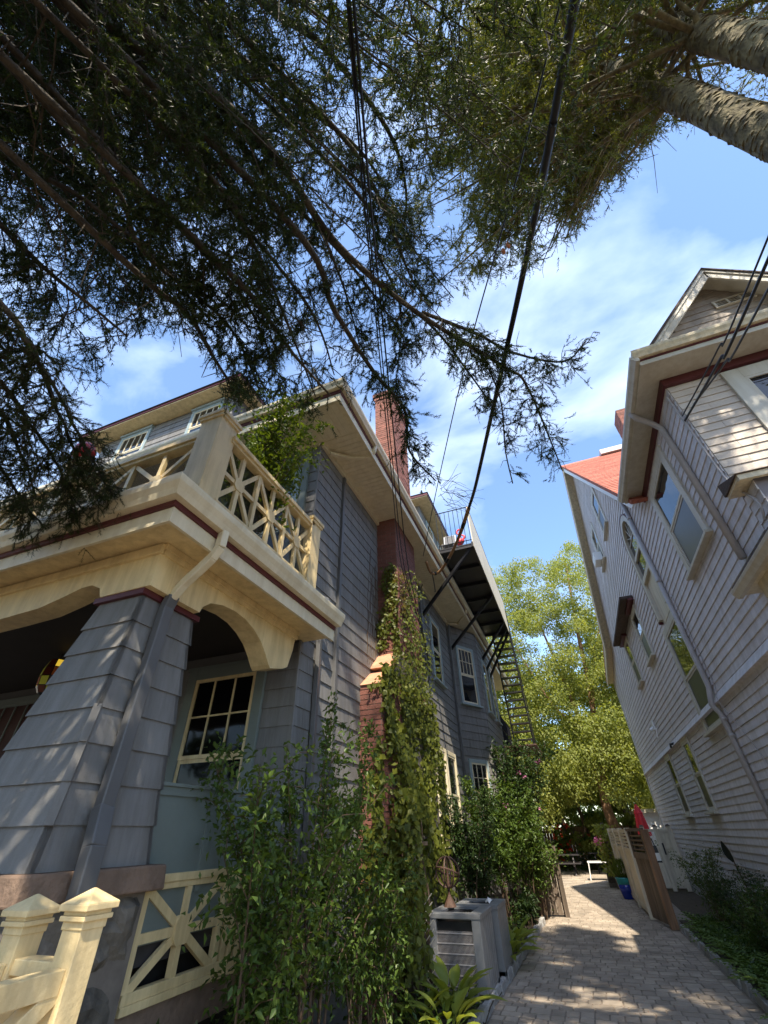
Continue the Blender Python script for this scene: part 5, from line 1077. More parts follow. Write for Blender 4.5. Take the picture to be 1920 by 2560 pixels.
extra = [
    ([(-100, 300, 5.4), (200, 500, 5.3), (420, 690, 5.1), (500, 780, 4.95)], 5.5, .04, .6), ([(100, 200, 5.8), (400, 480, 5.6), (600, 740, 5.3), (690, 930, 5.05)], 5.8, .045, .62),
    ([(300, 200, 6.1), (560, 480, 5.9), (760, 760, 5.6), (850, 960, 5.35)], 6.1, .045, .62), ([(500, 200, 6.7), (720, 480, 6.5), (840, 690, 6.25), (900, 880, 6.0)], 6.7, .045, .58),
    ([(760, 250, 7.4), (930, 500, 7.15), (1040, 680, 6.95), (1090, 760, 6.8)], 7.4, .04, .55), ([(-150, 450, 5.0), (60, 640, 4.9), (220, 780, 4.7), (300, 850, 4.6)], 5.2, .035, .55),
    ([(150, 350, 5.2), (380, 600, 5.1), (560, 820, 4.9), (640, 980, 4.7)], 5.4, .035, .6), ([(420, 350, 5.5), (620, 600, 5.4), (740, 820, 5.15), (800, 1000, 4.95)], 5.6, .035, .6),
    ([(-100, 150, 6.2), (150, 380, 6.1), (330, 580, 5.9), (430, 740, 5.7)], 6.2, .045, .65), ([(-200, 620, 4.7), (-60, 760, 4.6), (60, 880, 4.45), (120, 950, 4.3)], 4.9, .03, .5),
    ([(860, 420, 6.9), (960, 640, 6.75), (1010, 800, 6.5), (1000, 960, 6.2)], 6.9, .03, .5), ([(900, 480, 7.6), (1040, 640, 7.4), (1130, 740, 7.2)], 7.6, .03, .45)]
for i, (pp_, zr, r0, side) in enumerate(extra):
    pts = curve_pts(wiggle([tr_at(zr)] + [at(a, c, z=z) for a, c, z in pp_], .09, 30 + i), 6); limb_obj(pts, r0 * .8, .006, SL, M['bark_dark'])
    sp1.limb_twigs(pts, .30, .060, side, 1.0, .18, 330 + i); sp1.limb_twigs(pts, .36, .075, side * 1.2, 2.4, .18, 360 + i)
r = random.Random(42)
for i in range(150):
    z = 4.7 + 10.5 * (i / 150) ** 1.15 + r.uniform(-.2, .2); az = math.radians(r.uniform(-72, 62)); ln = r.uniform(3.6, 6.2) * (1 - .028 * (z - 5))
    d = Vector((math.sin(az), math.cos(az), r.uniform(-.02, .16))); p = tr_at(z); pts = [p]
    for k in range(9): d = (d + Vector((r.uniform(-.05, .05), r.uniform(-.05, .05), -.035))).normalized(); pts.append(pts[-1] + d * ln / 9)
    q = px_of(np.array([tuple(v) for v in pts])); kp = [p]
    for k in range(1, len(pts)):
        if q[k, 2] > 0 and (q[k, 1] > np.interp(q[k, 0], BX, BY) - 20 or inside(q[k:k + 1, :2], SKY_GAP)[0]): break
        kp.append(pts[k])
    if len(kp) < 4: continue
    limb_obj(kp, r.uniform(.008, .017), .004, SL, M['bark_dark']); sp1.limb_twigs(kp, .20, .075, .80, 1.3, .21, 100 + i)
for i in range(64):   # the side of the tree behind the viewer
    z = 4.2 + 11 * (i / 64) ** 1.1; az = math.radians(r.uniform(70, 285)); ln = r.uniform(3.2, 5.2) * (1 - .03 * (z - 5)); d = Vector((math.sin(az), math.cos(az), .08)); p = tr_at(z); pts = [p]
    for k in range(7): d = (d + Vector((r.uniform(-.05, .05), r.uniform(-.05, .05), -.04))).normalized(); pts.append(pts[-1] + d * ln / 7)
    limb_obj(pts, .035, .006, SL, M['bark_dark']); sp1.limb_twigs(pts, .2, .15, .8, 1.2, .24, 900 + i)
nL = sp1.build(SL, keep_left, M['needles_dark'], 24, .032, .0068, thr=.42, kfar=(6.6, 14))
sp2 = Spruce()
low = [([(-260, 520, 4.4), (0, 760, 4.2), (90, 900, 4.05), (160, 1060, 3.95), (215, 1210, 3.85)], 4.7, .03, .42), ([(-200, 700, 4.3), (-40, 950, 4.15), (40, 1100, 4.05), (90, 1240, 3.95)], 4.5, .03, .42), ([(60, 870, 4.1), (150, 990, 4.0), (230, 1150, 3.9), (300, 1260, 3.8)], None, .014, .36), ([(-300, 800, 4.2), (-80, 1050, 4.0), (20, 1200, 3.85), (110, 1320, 3.7)], 4.4, .03, .42), ([(0, 950, 4.0), (90, 1080, 3.9), (160, 1200, 3.8), (200, 1320, 3.7)], None, .014, .36)]
for i, (pp_, zr, r0, side) in enumerate(low):
    pts = [at(a, c, z=z) for a, c, z in pp_]
    if zr: pts = [tr_at(zr)] + pts
    pts = wiggle(curve_pts(pts, 5), .012, 70 + i); limb_obj(pts, r0, .006, SL, M['bark_dark']); sp2.limb_twigs(pts, .45 if zr else .05, .034, side, .6, .13, 700 + i); sp2.limb_twigs(pts, .42, .040, side * .95, 1.8, .13, 720 + i)
def keep_low(P):
    q = px_of(P); return (q[:, 2] < 0) | (q[:, 1] < np.interp(q[:, 0], [-100, 0, 120, 180, 330, 345], [1400, 1385, 1405, 1440, 1310, 0]) + rng.normal(0, 15, len(P)))
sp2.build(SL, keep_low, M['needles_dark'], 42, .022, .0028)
for spx, nm in ((sp1, 'a'), (sp2, 'b')):
    W = np.array(spx.wood.v); obj('branchlets', spx.wood, M['bark_dark'], SL)
# bare twigs at the tip in front of the fire escape
b = MB(); r = random.Random(8); base = at(1085, 1205, z=5.05)
for i in range(26):
    p = base + Vector((r.uniform(0, .25), r.uniform(0, .35), r.uniform(-.25, .05))); d = Vector((r.uniform(.2, 1), r.uniform(-.2, 1), r.uniform(-.5, .5))).normalized(); q = [p]
    for k in range(4): d = (d + Vector((r.uniform(-.35, .35), r.uniform(-.35, .35), r.uniform(-.35, .3)))).normalized(); q.append(q[-1] + d * .085)
    b.tube(q, [.0035, .003, .0025, .002, .0015], 3)
obj('bare_twigs', b, M['bark_dark'], SL)

# ---- right spruces
def spruce_right(label, x, y, seed, z0, specific=()):
    T_ = thing('spruce_tree', label, 'tree', (x, y, 0), 'tall spruces on the right')
    r = random.Random(seed); zz = [0, .5, 3, 5, 6, 7, 8, 9, 10, 11, 13, 15, 17.5]; lean = r.uniform(-.03, .03)
    b = MB(); b.tube([(x + lean * (z / 4) ** 1.5 * .4, y, z) for z in zz], [.30, .205, .175, .168, .163, .157, .150, .142, .13, .118, .09, .06, .02], 18); tk = obj('trunk', b, M['bark'], T_, smooth=True)
    b = MB()
    for k in range(900):
        z = r.uniform(4.6, 11.5); a = r.uniform(0, 6.283) + .6 * math.sin(z * 2); R_ = np.interp(z, zz, [.30, .205, .175, .168, .163, .157, .150, .142, .13, .118, .09, .06, .02]) - .006
        c = Vector((x + lean * (z / 4) ** 1.5 * .4 + R_ * math.cos(a), y + R_ * math.sin(a), z)); o = Vector((math.cos(a), math.sin(a), 0)); t = Vector((-math.sin(a), math.cos(a), 0)); w = r.uniform(.025, .055); h = r.uniform(.03, .09)
        b.add([c - t * w, c + t * w, c + t * w * .7 + Vector((0, 0, h)), c - t * w * .7 + Vector((0, 0, h)), c + o * r.uniform(.012, .026) - Vector((0, 0, .004))], [(0, 1, 4), (1, 2, 4), (2, 3, 4), (3, 0, 4)])
    o = obj('bark_plates', b, M['bark'], tk); o['kind'] = 'stuff'
    s = Spruce()
    for i in range(136):
        z = z0 + (17.2 - z0) * (i / 136) ** .95; ln = (4.2 - 3.6 * ((z - 6.5) / 11)) * r.uniform(.75, 1.2)
        az = r.uniform(0, 2 * math.pi) if i % 3 == 0 else math.radians(r.uniform(-120, 30))
        d = Vector((math.sin(az), math.cos(az), r.uniform(-.05, .12))); p = Vector((x, y, z)); pts = [p]
        for k in range(8): d = (d + Vector((r.uniform(-.06, .06), r.uniform(-.06, .06), -.05 + .012 * k))).normalized(); pts.append(pts[-1] + d * ln / 8)
        q = px_of(np.array([tuple(v) for v in pts])); kp = [p]
        for k in range(1, len(pts)):
            if q[k, 2] > 0 and inside(q[k:k + 1, :2], SKY_GAP)[0]: break
            kp.append(pts[k])
        if len(kp) < 3: continue
        limb_obj(kp, .035 * (1.2 - (z - 6) / 14), .007, T_, M['bark']); s.limb_twigs(kp, .20, .075, .80, .7, .25, seed * 100 + i)
    for i, (pp_, r0) in enumerate(specific):
        pts = wiggle(curve_pts([at(a, c, z=z) for a, c, z in pp_], 5), .02, i); limb_obj(pts, r0, .008, T_, M['bark']); s.limb_twigs(pts, .4, .16, .6, .8, .22, seed * 100 + 70 + i)
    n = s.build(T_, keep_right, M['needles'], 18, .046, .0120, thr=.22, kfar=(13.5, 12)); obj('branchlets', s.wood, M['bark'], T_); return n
nA = spruce_right('tall spruce, the nearer and lower of the two mossy trunks at the upper right', 2.97, 2.13, 5, 8.4, (([(1560, 225, 9.5), (1470, 165, 9.45), (1390, 152, 9.4), (1310, 155, 9.3), (1230, 205, 9.1), (1150, 250, 8.9), (1090, 275, 8.8)], .045), ([(1500, 180, 9.6), (1400, 175, 9.6), (1330, 185, 9.5), (1200, 195, 9.4), (1100, 190, 9.2)], .03)))
nB = spruce_right('second tall spruce trunk, in the topmost right corner above the nearer trunk', 3.26, 1.76, 6, 8.6, (([(1750, 60, 8.6), (1700, 0, 8.9), (1640, -60, 9.2)], .035), ([(1860, 120, 7.6), (1900, 40, 7.9), (1960, -40, 8.2)], .03)))
cn = thing('spruce_cone', 'pair of orange brown spruce cones hanging near the single thin wire', 'cone', at(1262, 620, z=7.6))
for a, c in ((1258, 628), (1270, 613)):
    p = at(a, c, z=7.6); obj('cone', MB().lathe([(.008, -.07), (.022, -.05), (.028, 0), (.022, .045), (.006, .07)], p, 10).xf(Matrix.Identity(4)), M['cone'], cn, smooth=True)

# ================================================================ broadleaf trees at the back
def leafy(name, label, cat, base, stems, centers, radii, n, L_, W_, lm, bm, group=None, kindname='leaves', twig=True):
    t = thing(name, label, cat, base, group)
    for p_, r0, r1 in stems:
        c = curve_pts(p_, 5); k = len(c); obj('trunk', MB().tube(c, [r0 + (r1 - r0) * i / (k - 1) for i in range(k)], 9), bm, t, smooth=True)
    C_ = np.array([tuple(c) for c in centers]); R_ = np.array(radii); pr = R_ ** 2; pr = pr / pr.sum()
    idx = rng.choice(len(C_), n, p=pr); off = rand_dirs(n) * (rng.random(n) ** .45)[:, None]; off[:, 2] *= .75
    P = C_[idx] + off * R_[idx][:, None]
    N_ = unit(off + np.array([0, 0, .7]) + rng.normal(0, .55, (n, 3))); D = unit(np.cross(N_, rand_dirs(n)) + np.array([0, 0, -.45]))
    leaves(kindname, P, D, N_, L_ * rng.uniform(.7, 1.25, n), W_ * rng.uniform(.7, 1.25, n), lm, t, droop=.1)
    return t
r = random.Random(31); cs = []; rs2 = []
out_x = [900, 1100, 1200, 1235, 1270, 1330, 1370, 1400, 1450, 1475, 1495, 1520, 1560, 1640, 1750]; out_y = [1500, 1450, 1440, 1385, 1372, 1370, 1405, 1350, 1340, 1350, 1460, 1470, 1480, 1560, 1650]
while len(cs) < 900:
    px = r.uniform(1050, 1720); py = r.uniform(1330, 2110); yy = r.uniform(24.5, 30)
    rad = r.uniform(.45, .95)
    if py - rad * 30 < np.interp(px, out_x, out_y): continue
    h = math.sin(px * .021 + 1) * math.sin(py * .017) + .5 * math.sin(px * .05 + py * .043)
    if h < -.95 and r.random() < .7: continue
    if py > 1990 and 1470 < px < 1580 and r.random() < .7: continue
    c = at(px, py, y=yy)
    if c.z < 1.9 or (c.z < 2.8 and 1380 < px < 1590): continue
    cs.append(c); rs2.append(rad)
tb_ = at(1572, 2185, y=27.5); tb_.z = 0
stems = [([tb_, at(1545, 2090, y=27.5), at(1512, 2000, y=27.5), at(1498, 1870, y=27.5), at(1470, 1700, y=27.4), at(1440, 1560, y=27.3), at(1415, 1410, y=27.3)], .30, .05),
         ([at(1510, 1990, y=27.5), at(1460, 1830, y=27.2), at(1400, 1680, y=27), at(1340, 1540, y=27)], .16, .04), ([at(1500, 1900, y=27.5), at(1480, 1700, y=28), at(1500, 1560, y=28)], .14, .04), ([at(1460, 1830, y=27.2), at(1380, 1760, y=26.5), at(1290, 1620, y=26)], .10, .03)]
leafy('birch_tree', 'tall sunlit birch with peeling cinnamon trunk at the end of the alley', 'tree', tb_, stems, cs, rs2, 215000, .118, .088, M['birch'], M['birchbark'])
def blob_tree(label, x, y, h, w, n, lm, seed, name='tree', grp='trees behind the back fence', L_=.2):
    r = random.Random(seed); cs = []; rr = []
    for k in range(34):
        a = r.uniform(0, 6.283); q = r.random() ** .5; zz = h * r.uniform(.22, .95); wr = w * math.sin(min(1, max(.15, zz / h)) * 2.4 + .35)
        cs.append(Vector((x + wr * q * math.cos(a), y + wr * q * math.sin(a), zz))); rr.append(r.uniform(.16, .30) * w)
    leafy(name, label, 'tree', (x, y, 0), [([(x, y, 0), (x + .1, y, h * .4), (x - .1, y, h * .8)], .18, .04)], cs, rr, n, L_, L_ * .65, lm, M['stem'], grp)
blob_tree('dark green rounded tree beside the white garage, right of the birch', 5.0, 33, 7.0, 2.6, 9000, M['tree'], 1)
blob_tree('green tree behind the back fence, left of the birch trunk', -1.5, 33, 6.0, 2.8, 9000, M['tree'], 2)
blob_tree('broad green tree furthest left behind the fire escape stair', -5.5, 32, 9.0, 3.2, 9000, M['birch'], 3)
blob_tree('low green tree at the back fence just behind the birch trunk', 2.0, 32, 5.0, 2.2, 8000, M['birch'], 4)
blob_tree('tall lime green tree filling the gap behind the birch', 2.5, 37, 12.5, 4.2, 16000, M['birch'], 6, L_=.24)
blob_tree('tall lime green tree behind the birch, nearer the grey house', -3.5, 36, 12.0, 4.2, 16000, M['birch'], 7, L_=.24)
blob_tree('weeping green tree hanging in front of the back fence by the picnic table', -.3, 29.6, 4.2, 1.2, 3600, M['birch'], 5, L_=.13)
for i, (x, y, h, w) in enumerate(((-14, 40, 12, 5), (12, 42, 11, 5), (20, 30, 12, 5), (-22, 30, 12, 5), (3, 46, 10, 6), (-6, 46, 11, 6))):
    blob_tree(('distant tree beyond the grey house', 'distant tree beyond the garage', 'distant tree far right of the pale house', 'distant tree far left of the grey house', 'distant tree closing the view behind the birch', 'distant tree closing the view behind the fire escape')[i], x, y, h, w, 5000, M['tree'], 20 + i, L_=.34)

for i, (x, y, h, w, lab) in enumerate(((-9, -8, 9, 3.4, 'unseen street tree behind the viewer, in front of the grey house'), (-4, -14, 10, 3.6, 'unseen street tree behind the viewer across from the grey house'), (4.5, -15, 9, 3.4, 'unseen street tree behind the viewer across from the driveway'), (-15, -3, 9, 3.6, 'unseen street tree far left beside the porch'), (11, -9, 8, 3.2, 'unseen street tree behind the viewer in front of the pale house'))):  # unseen trees added to cut the sky light reaching the porch
    blob_tree(lab, x, y, h, w, 5000, M['tree'], 40 + i, L_=.34, grp='unseen street trees behind the viewer')

# ================================================================ shrubs
def shrub(name, label, cat, bases, h, spread, nst, nl, L_, W_, lm, seed, lean=(0, 0), group=None, f0=.35, r0=.010, stem_m=None, zb=0.02, cloud=.16, flowers=None):
    r = random.Random(seed); bx = sum(b[0] for b in bases) / len(bases); by = sum(b[1] for b in bases) / len(bases)
    t = thing(name, label, cat, (bx, by, zb), group); st = MB(); segs = []
    for k in range(nst):
        b0 = bases[k % len(bases)]; p = Vector((b0[0] + r.uniform(-.07, .07), b0[1] + r.uniform(-.07, .07), zb)); hh = h * r.uniform(.55, 1.0)
        a = r.uniform(0, 6.283); s_ = spread * r.uniform(.3, 1.0); e = p + Vector((s_ * math.cos(a) + lean[0] * hh, s_ * math.sin(a) + lean[1] * hh, hh))
        m_ = p.lerp(e, .45) + Vector((-.18 * s_ * math.cos(a), -.18 * s_ * math.sin(a), hh * .12))
        c = curve_pts([p, m_, e], 6); st.tube(c, [r0 * (1.1 - i / len(c)) for i in range(len(c))], 5, cap=False)
        for i in range(len(c) - 1): segs.append((c[i], c[i + 1], i / len(c)))
        for q in range(7):
            i = r.randrange(4, len(c) - 1); d = Vector((r.uniform(-1, 1), r.uniform(-1, 1), r.uniform(-.3, .8))).normalized() * r.uniform(.12, .38) * min(1, spread * 1.6); m2 = c[i] + d * .55 + Vector((0, 0, .02)); e2 = c[i] + d + Vector((0, 0, -.03))
            st.tube([c[i], m2, e2], [r0 * .45, r0 * .3, r0 * .2], 3, cap=False); segs.append((c[i], m2, .8)); segs.append((m2, e2, .9))
    obj('stems', st, stem_m or M['stem'], t)
    w = np.array([(.02 if s[2] < f0 else (.4 + s[2])) * (s[1] - s[0]).length for s in segs]); w /= w.sum()
    A = np.array([tuple(s[0]) for s in segs]); B_ = np.array([tuple(s[1]) for s in segs]); i = rng.choice(len(segs), nl, p=w); tt = rng.random((nl, 1))
    P = A[i] * (1 - tt) + B_[i] * tt; ax = unit(B_[i] - A[i]); D = unit(rand_dirs(nl) * .9 + ax * .5 + np.array([0, 0, .1])); P = P + rand_dirs(nl) * (cloud * rng.random((nl, 1)) ** 1.5)
    N_ = unit(np.array([0, 0, 1.0]) + rng.normal(0, .55, (nl, 3)))
    P[:, 2] = np.maximum(P[:, 2], .03)
    leaves('leaves', P, D, N_, L_ * rng.uniform(.6, 1.2, nl), W_ * rng.uniform(.6, 1.2, nl), lm, t, droop=.12)
    if flowers:
        fm, nf, fs = flowers; j = rng.choice(nl, nf); q = P[j] + rand_dirs(nf) * .05
        q = np.repeat(q, 6, 0); dd = unit(rand_dirs(len(q)) + np.repeat(rand_dirs(nf), 6, 0) * .6); leaves('flowers', q, dd, rand_dirs(len(q)), fs, fs * .8, fm, t)
    return t
shrub('garden_shrub', 'tall airy green shrub in front of the grey wall and brick chimney', 'shrub', [(-2.3, 3.6), (-2.2, 3.9), (-2.25, 4.2), (-2.2, 3.3)], 2.25, 1.0, 20, 7200, .064, .030, M['shrub'], 51, cloud=.22, r0=.010, f0=.32)
shrub('garden_shrub', 'slim upright leafy shoots rising in front of the porch window', 'shrub', [(-2.35, 4.0), (-2.25, 4.4), (-2.3, 5.0)], 2.85, .28, 9, 2200, .065, .03, M['shrub'], 511, cloud=.10, r0=.010, f0=.3)
shrub('garden_shrub', 'low leafy bush filling the gap between tall shrub and ivy', 'shrub', [(-2.15, 4.7), (-2.1, 5.1), (-2.2, 5.6)], 1.45, .5, 13, 3000, .062, .03, M['shrub'], 52, cloud=.2)
shrub('garden_shrub', 'broad leaved bush under the cream porch lattice', 'shrub', [(-2.35, 2.4), (-2.3, 2.9), (-2.35, 3.4), (-2.25, 3.9), (-2.1, 2.7)], .72, .32, 18, 1500, .095, .04, M['shrub2'], 53, cloud=.05, r0=.007)
shrub('garden_shrub', 'slender shrub with several reddish stems behind the air conditioners', 'shrub', [(-2.35, 10.7), (-2.25, 11.0)], 2.45, .6, 16, 6500, .085, .04, M['shrub2'], 54, r0=.022, cloud=.2, f0=.45)
shrub('garden_shrub', 'leafy bush growing round the bay window', 'shrub', [(-2.0, 12.3), (-1.9, 12.8)], 2.7, .9, 18, 9500, .09, .045, M['shrub'], 55, cloud=.24, f0=.4)
shrub('flowering_shrub', 'tall shrub with pink flowers beside the bay and over the plank gate', 'shrub', [(-1.85, 14.6), (-1.7, 15.0), (-1.95, 15.6)], 3.75, 1.15, 30, 17000, .11, .058, M['shrub2'], 56, cloud=.34, r0=.028, f0=.3, flowers=(M['petal'], 60, .09))
shrub('garden_shrub', 'leafy bush spilling over the top of the brown plank gate', 'shrub', [(-1.65, 13.5), (-1.45, 13.75)], 2.15, .65, 14, 5600, .09, .045, M['shrub'], 561, cloud=.26, r0=.018, f0=.5)
shrub('garden_shrub', 'low dark fern clump at the foot of the plank gate', 'fern', [(-1.6, 12.6), (-1.75, 13.0)], .55, .32, 16, 1600, .11, .035, M['shrub2'], 57, cloud=.05)
shrub('potted_shrub', 'bright green potted bush standing on the porch balcony', 'shrub', [(-3.05, 3.15), (-2.95, 3.3)], 2.75, .75, 22, 8500, .08, .036, M['potplant'], 58, zb=4.0, cloud=.2, f0=.2)
pb2 = thing('balcony_pot', 'dark pot holding the bright green bush on the balcony', 'pot', (-3.0, 3.2, 4.0)); obj('bowl', MB().lathe([(.14, 0), (.2, .3), (.21, .33), (.18, .33), (.17, .3)], (-3.0, 3.2, 4.0), 14), M['terracotta'], pb2)
# right bed
rb = [((1.95, 12.3), (1.8, 11.9), 1.25, 'fine leaved grey green bush at the far end of the right bed'), ((2.0, 11.0), (2.1, 10.5), 1.05, 'feathery bush in the right bed below the paired narrow windows'), ((1.9, 9.7), (2.1, 9.2), .95, 'dark twiggy bush in the middle of the right bed'), ((1.9, 8.5), (2.0, 8.0), .9, 'dark bush in the right bed below the rubbery plant'), ((1.85, 7.3), (2.0, 6.8), .85, 'dark bush nearest the viewer in the right bed')]
for i, (b0, b1, h, lab) in enumerate(rb): shrub('bed_shrub', lab, 'shrub', [b0, b1], h, .48, 20, 3800, .05, .017, M['shrub2'] if i % 2 else M['shrub'], 60 + i, group='bushes in the right bed', cloud=.12, r0=.006, f0=.2)
def fern(x, y, n, L_, label, lm, seed, group, cat='fern', w=.05):
    t = thing('fern' if cat == 'fern' else 'hosta', label, cat, (x, y, .02), group); r = random.Random(seed); P = []; D = []; N_ = []; S = []
    for k in range(n):
        a = 2 * math.pi * k / n + r.uniform(-.3, .3); d = Vector((math.cos(a), math.sin(a), r.uniform(.9, 1.6))).normalized(); p = Vector((x, y, .03)); m = 9
        for q in range(m):
            d = (d + Vector((0, 0, -.13))).normalized(); p2 = p + d * L_ / m; s = Vector((-math.sin(a), math.cos(a), 0)); f = math.sin((q + 1) / (m + 1) * 3.0)
            for sg in (-1, 1): P.append(tuple(p)); D.append(tuple((s * sg + d * .5).normalized())); N_.append((0, 0, 1)); S.append(w * 2.2 * f + .015)
            p = p2
    S = np.array(S); leaves('fronds', np.array(P), np.array(D), np.array(N_, float), S, S * .36, lm, t); return t
k = 0
for yy in np.arange(5.6, 12.7, .62):
    lab = ('fern at the kerb end beside the gate', 'bright fern beside the wide granite kerb')[k % 2]
    fern(1.55 + .1 * (k % 2), yy, 15, .56, 'bright green fern in the row along the right granite kerb', M['fern'], 80 + k, 'ferns along the right kerb', w=.055); k += 1
# rubbery plant
rp_ = thing('rubber_plant', 'tall stem with dark rubbery leaves standing out against the pale clapboards', 'plant', (2.22, 9.3, .02))
tip = at(1835, 2155, x=2.2); rb0 = Vector((2.25, tip.y - .2, .05))
b = MB(); st_c = curve_pts([rb0, rb0.lerp(tip, .5) + Vector((0, -.02, .05)), tip], 6); b.tube(st_c, .012, 6); obj('stem', b, M['stem'], rp_)
def bigleaf(p, d, n, L_, W_, m, parent, curl=.25, name='leaf', k=5):
    p = Vector(p); d = Vector(d).normalized(); n = Vector(n); s = d.cross(n).normalized(); n = s.cross(d).normalized(); b = MB(); V = []
    for i in range(k + 1):
        t = i / k; w = W_ * .5 * (math.sin(math.pi * min(1, t * .92 + .06)) ** .8) * (1 - .25 * t); c = p + d * L_ * t - n * curl * L_ * t * t
        V += [c - s * w + n * w * .35, c, c + s * w + n * w * .35]
    F_ = []
    for i in range(k): a = i * 3; F_ += [(a, a + 1, a + 4, a + 3), (a + 1, a + 2, a + 5, a + 4)]
    b.add(V, F_); return obj(name, b, m, parent, smooth=True)
bigleaf(tip, (-.25, .1, 1), (-.8, -.6, .1), .30, .16, M['rubber'], rp_, .05)
for i, (f, dx, dy, dz) in enumerate(((.85, -.6, .4, .1), (.75, .2, -.9, .1), (.62, -.5, -.6, -.1), (.55, .1, .8, .1), (.45, -.8, 0, -.1))): bigleaf(st_c[int(f * (len(st_c) - 1))], (dx, dy, dz), (0, 0, 1), .2, .075, M['rubber'], rp_, .2)
# hostas
def hosta(x, y, n, L_, label, seed, up=1.0):
    t = thing('hosta', label, 'hosta', (x, y, .02), 'hostas along the left kerb'); r = random.Random(seed)
    for k in range(n):
        a = 2 * math.pi * k / n * 2.4 + r.uniform(-.3, .3); q = k / n; d = Vector((math.cos(a), math.sin(a), up * (1.9 - 1.5 * q) * r.uniform(.8, 1.2))).normalized(); p0 = Vector((x + .03 * math.cos(a), y + .03 * math.sin(a), .03)); p1 = p0 + d * L_ * r.uniform(.5, .8)
        o = MB().tube([p0, p0.lerp(p1, .5) + Vector((0, 0, .02)), p1], [.006, .005, .004], 4, cap=False); obj('leaf_stalk', o, M['hosta'], t)
        d2 = Vector((d.x, d.y, d.z * .55)).normalized(); bigleaf(p1, d2, Vector((0, 0, 1)) - Vector((d.x, d.y, 0)) * .4, L_ * r.uniform(.7, 1.05), L_ * .40 * r.uniform(.8, 1.1), M['hosta'], t, .3)
hosta(-1.80, 6.55, 22, .34, 'large yellow green hosta in front of the near air conditioner', 1, 1.3)
hosta(-1.72, 6.05, 16, .30, 'yellow green hosta nearest the viewer by the left kerb', 2); hosta(-2.05, 6.15, 14, .26, 'small hosta at the foot of the vine stems', 5)
hosta(-1.62, 9.15, 24, .36, 'bright hosta beside the second air conditioner', 3); hosta(-1.60, 9.95, 20, .33, 'hosta with a long leaf over the kerb, furthest from the viewer', 4)

# ================================================================ ivy on the chimney
IV = thing('ivy', 'thick ivy climbing the red brick chimney from the garden bed', 'ivy', (-2.3, 7.4, 0))
def ivy_pts(n, f):
    P = []; N_ = []
    while len(P) < n:
        q = f()
        if q is None: continue
        P.append(q[0]); N_.append(q[1])
    return np.array(P, float), np.array(N_, float)
r = random.Random(77)
def f_low():
    z = r.uniform(.35, 3.75); 
    if r.random() < .15:   # front face, right part only
        x = -2.44 - .34 * r.random() ** 1.7; lim = -2.56 + .05 * math.sin(z * 5) - (.16 if z < 1.7 else 0)
        if x < lim or z > 2.5 + .25 * math.sin(x * 40): return None
        return (x, 6.20 - .10 * r.random() ** 1.5, z), (0, -1, .15)
    y = 6.2 + 2.9 * r.random() ** 1.25; bulge = .08 + .20 * math.sin(min(1, z / 3.6) * 3.14) * (.55 + .45 * math.sin(z * 3.1 + y * 2)) * (1 if y < 7.6 else .6)
    if math.sin(z * 3.7 + y * 3) + math.sin(y * 5 - z * 2.3) + .6 * math.sin(z * 11 + y * 9) > 1.35: return None
    return (-2.44 + bulge * r.random() ** .6, y, z), (1, -.45, .2)
def patch(y, z, k): return math.sin(z * 3.1 + k) + math.sin(y * 5.3 - z * 2.2 + k * 2) + .7 * math.sin(z * 8.3 + y * 6 + k) + .5 * math.sin(y * 13 + z * 11)
def f_mid():
    z = 3.4 + 2.6 * r.random() ** 1.25
    if r.random() < .42:
        x = -2.36 - .44 * r.random()
        if x < -2.74 + .12 * math.sin(z * 5 + 1) + (.22 if z < 4.25 else 0) + .16 * max(0, z - 5.0): return None
        if patch(x * 4, z, 1) > 1.3 - .7 * (z - 4.6): return None
        y0 = 7.0 if z > 4.12 else 6.25 + (z - 3.4) * 1.0
        return (x, y0 - .03 - .13 * r.random() ** 2, z), (0, -1, .2)
    y = 7.0 + 1.9 * r.random() if z > 4.1 else 6.5 + 2.6 * r.random()
    if patch(y, z, 4) > 1.2 - .8 * (z - 4.6): return None
    return (-2.36 + .24 * r.random() ** 1.6 if y < 8.4 else -2.76 + .2 * r.random(), y, z), (1, -.4, .2)
def f_wall():
    z = r.uniform(1.0, 4.6); y = 8.9 + 1.5 * r.random() ** 1.8 * (1 - abs(z - 2.8) / 3); return (-2.78 + .16 * r.random(), y, z), (1, -.3, .2)
def f_vine():
    a = r.random(); z = .35 + 1.75 * r.random(); return (-2.16 + .22 * (r.random() - .5), 6.45 + .5 * (r.random() - .5), z), (.6, -.7, .3)
for nm_, fn, n, m_, sz in (('leaves', f_low, 6000, M['ivy'], .082), ('leaves', f_mid, 2700, M['ivy'], .066), ('leaves', f_wall, 1300, M['ivy'], .07), ('leaves', f_vine, 700, M['ivy'], .08)):
    P, N_ = ivy_pts(n, fn); N_ = unit(N_ + rng.normal(0, .42, N_.shape)); D = unit(np.cross(N_, rand_dirs(n)) + np.array([0, 0, -.8])); leaves(nm_, P, D, N_, sz * rng.uniform(.45, 1.45, n), sz * .9 * rng.uniform(.5, 1.35, n), m_, IV, fold=.08)
def f_top():
    z = 4.9 + 1.0 * r.random() ** 1.3; 
    if r.random() < .5: return (-2.37 - .16 * r.random(), 6.98 - .06 * r.random(), z), (0, -1, .2)
    return (-2.35 + .05 * r.random(), 7.0 + .5 * r.random(), z), (1, -.5, .2)
P, N_ = ivy_pts(420, f_top); N_ = unit(N_ + rng.normal(0, .4, N_.shape)); D = unit(np.cross(N_, rand_dirs(420)) + np.array([0, 0, -.8])); leaves('reddish_lit_leaves', P, D, N_, .055 * rng.uniform(.6, 1.2, 420), .05, M['ivy_top'], IV)
b = MB()
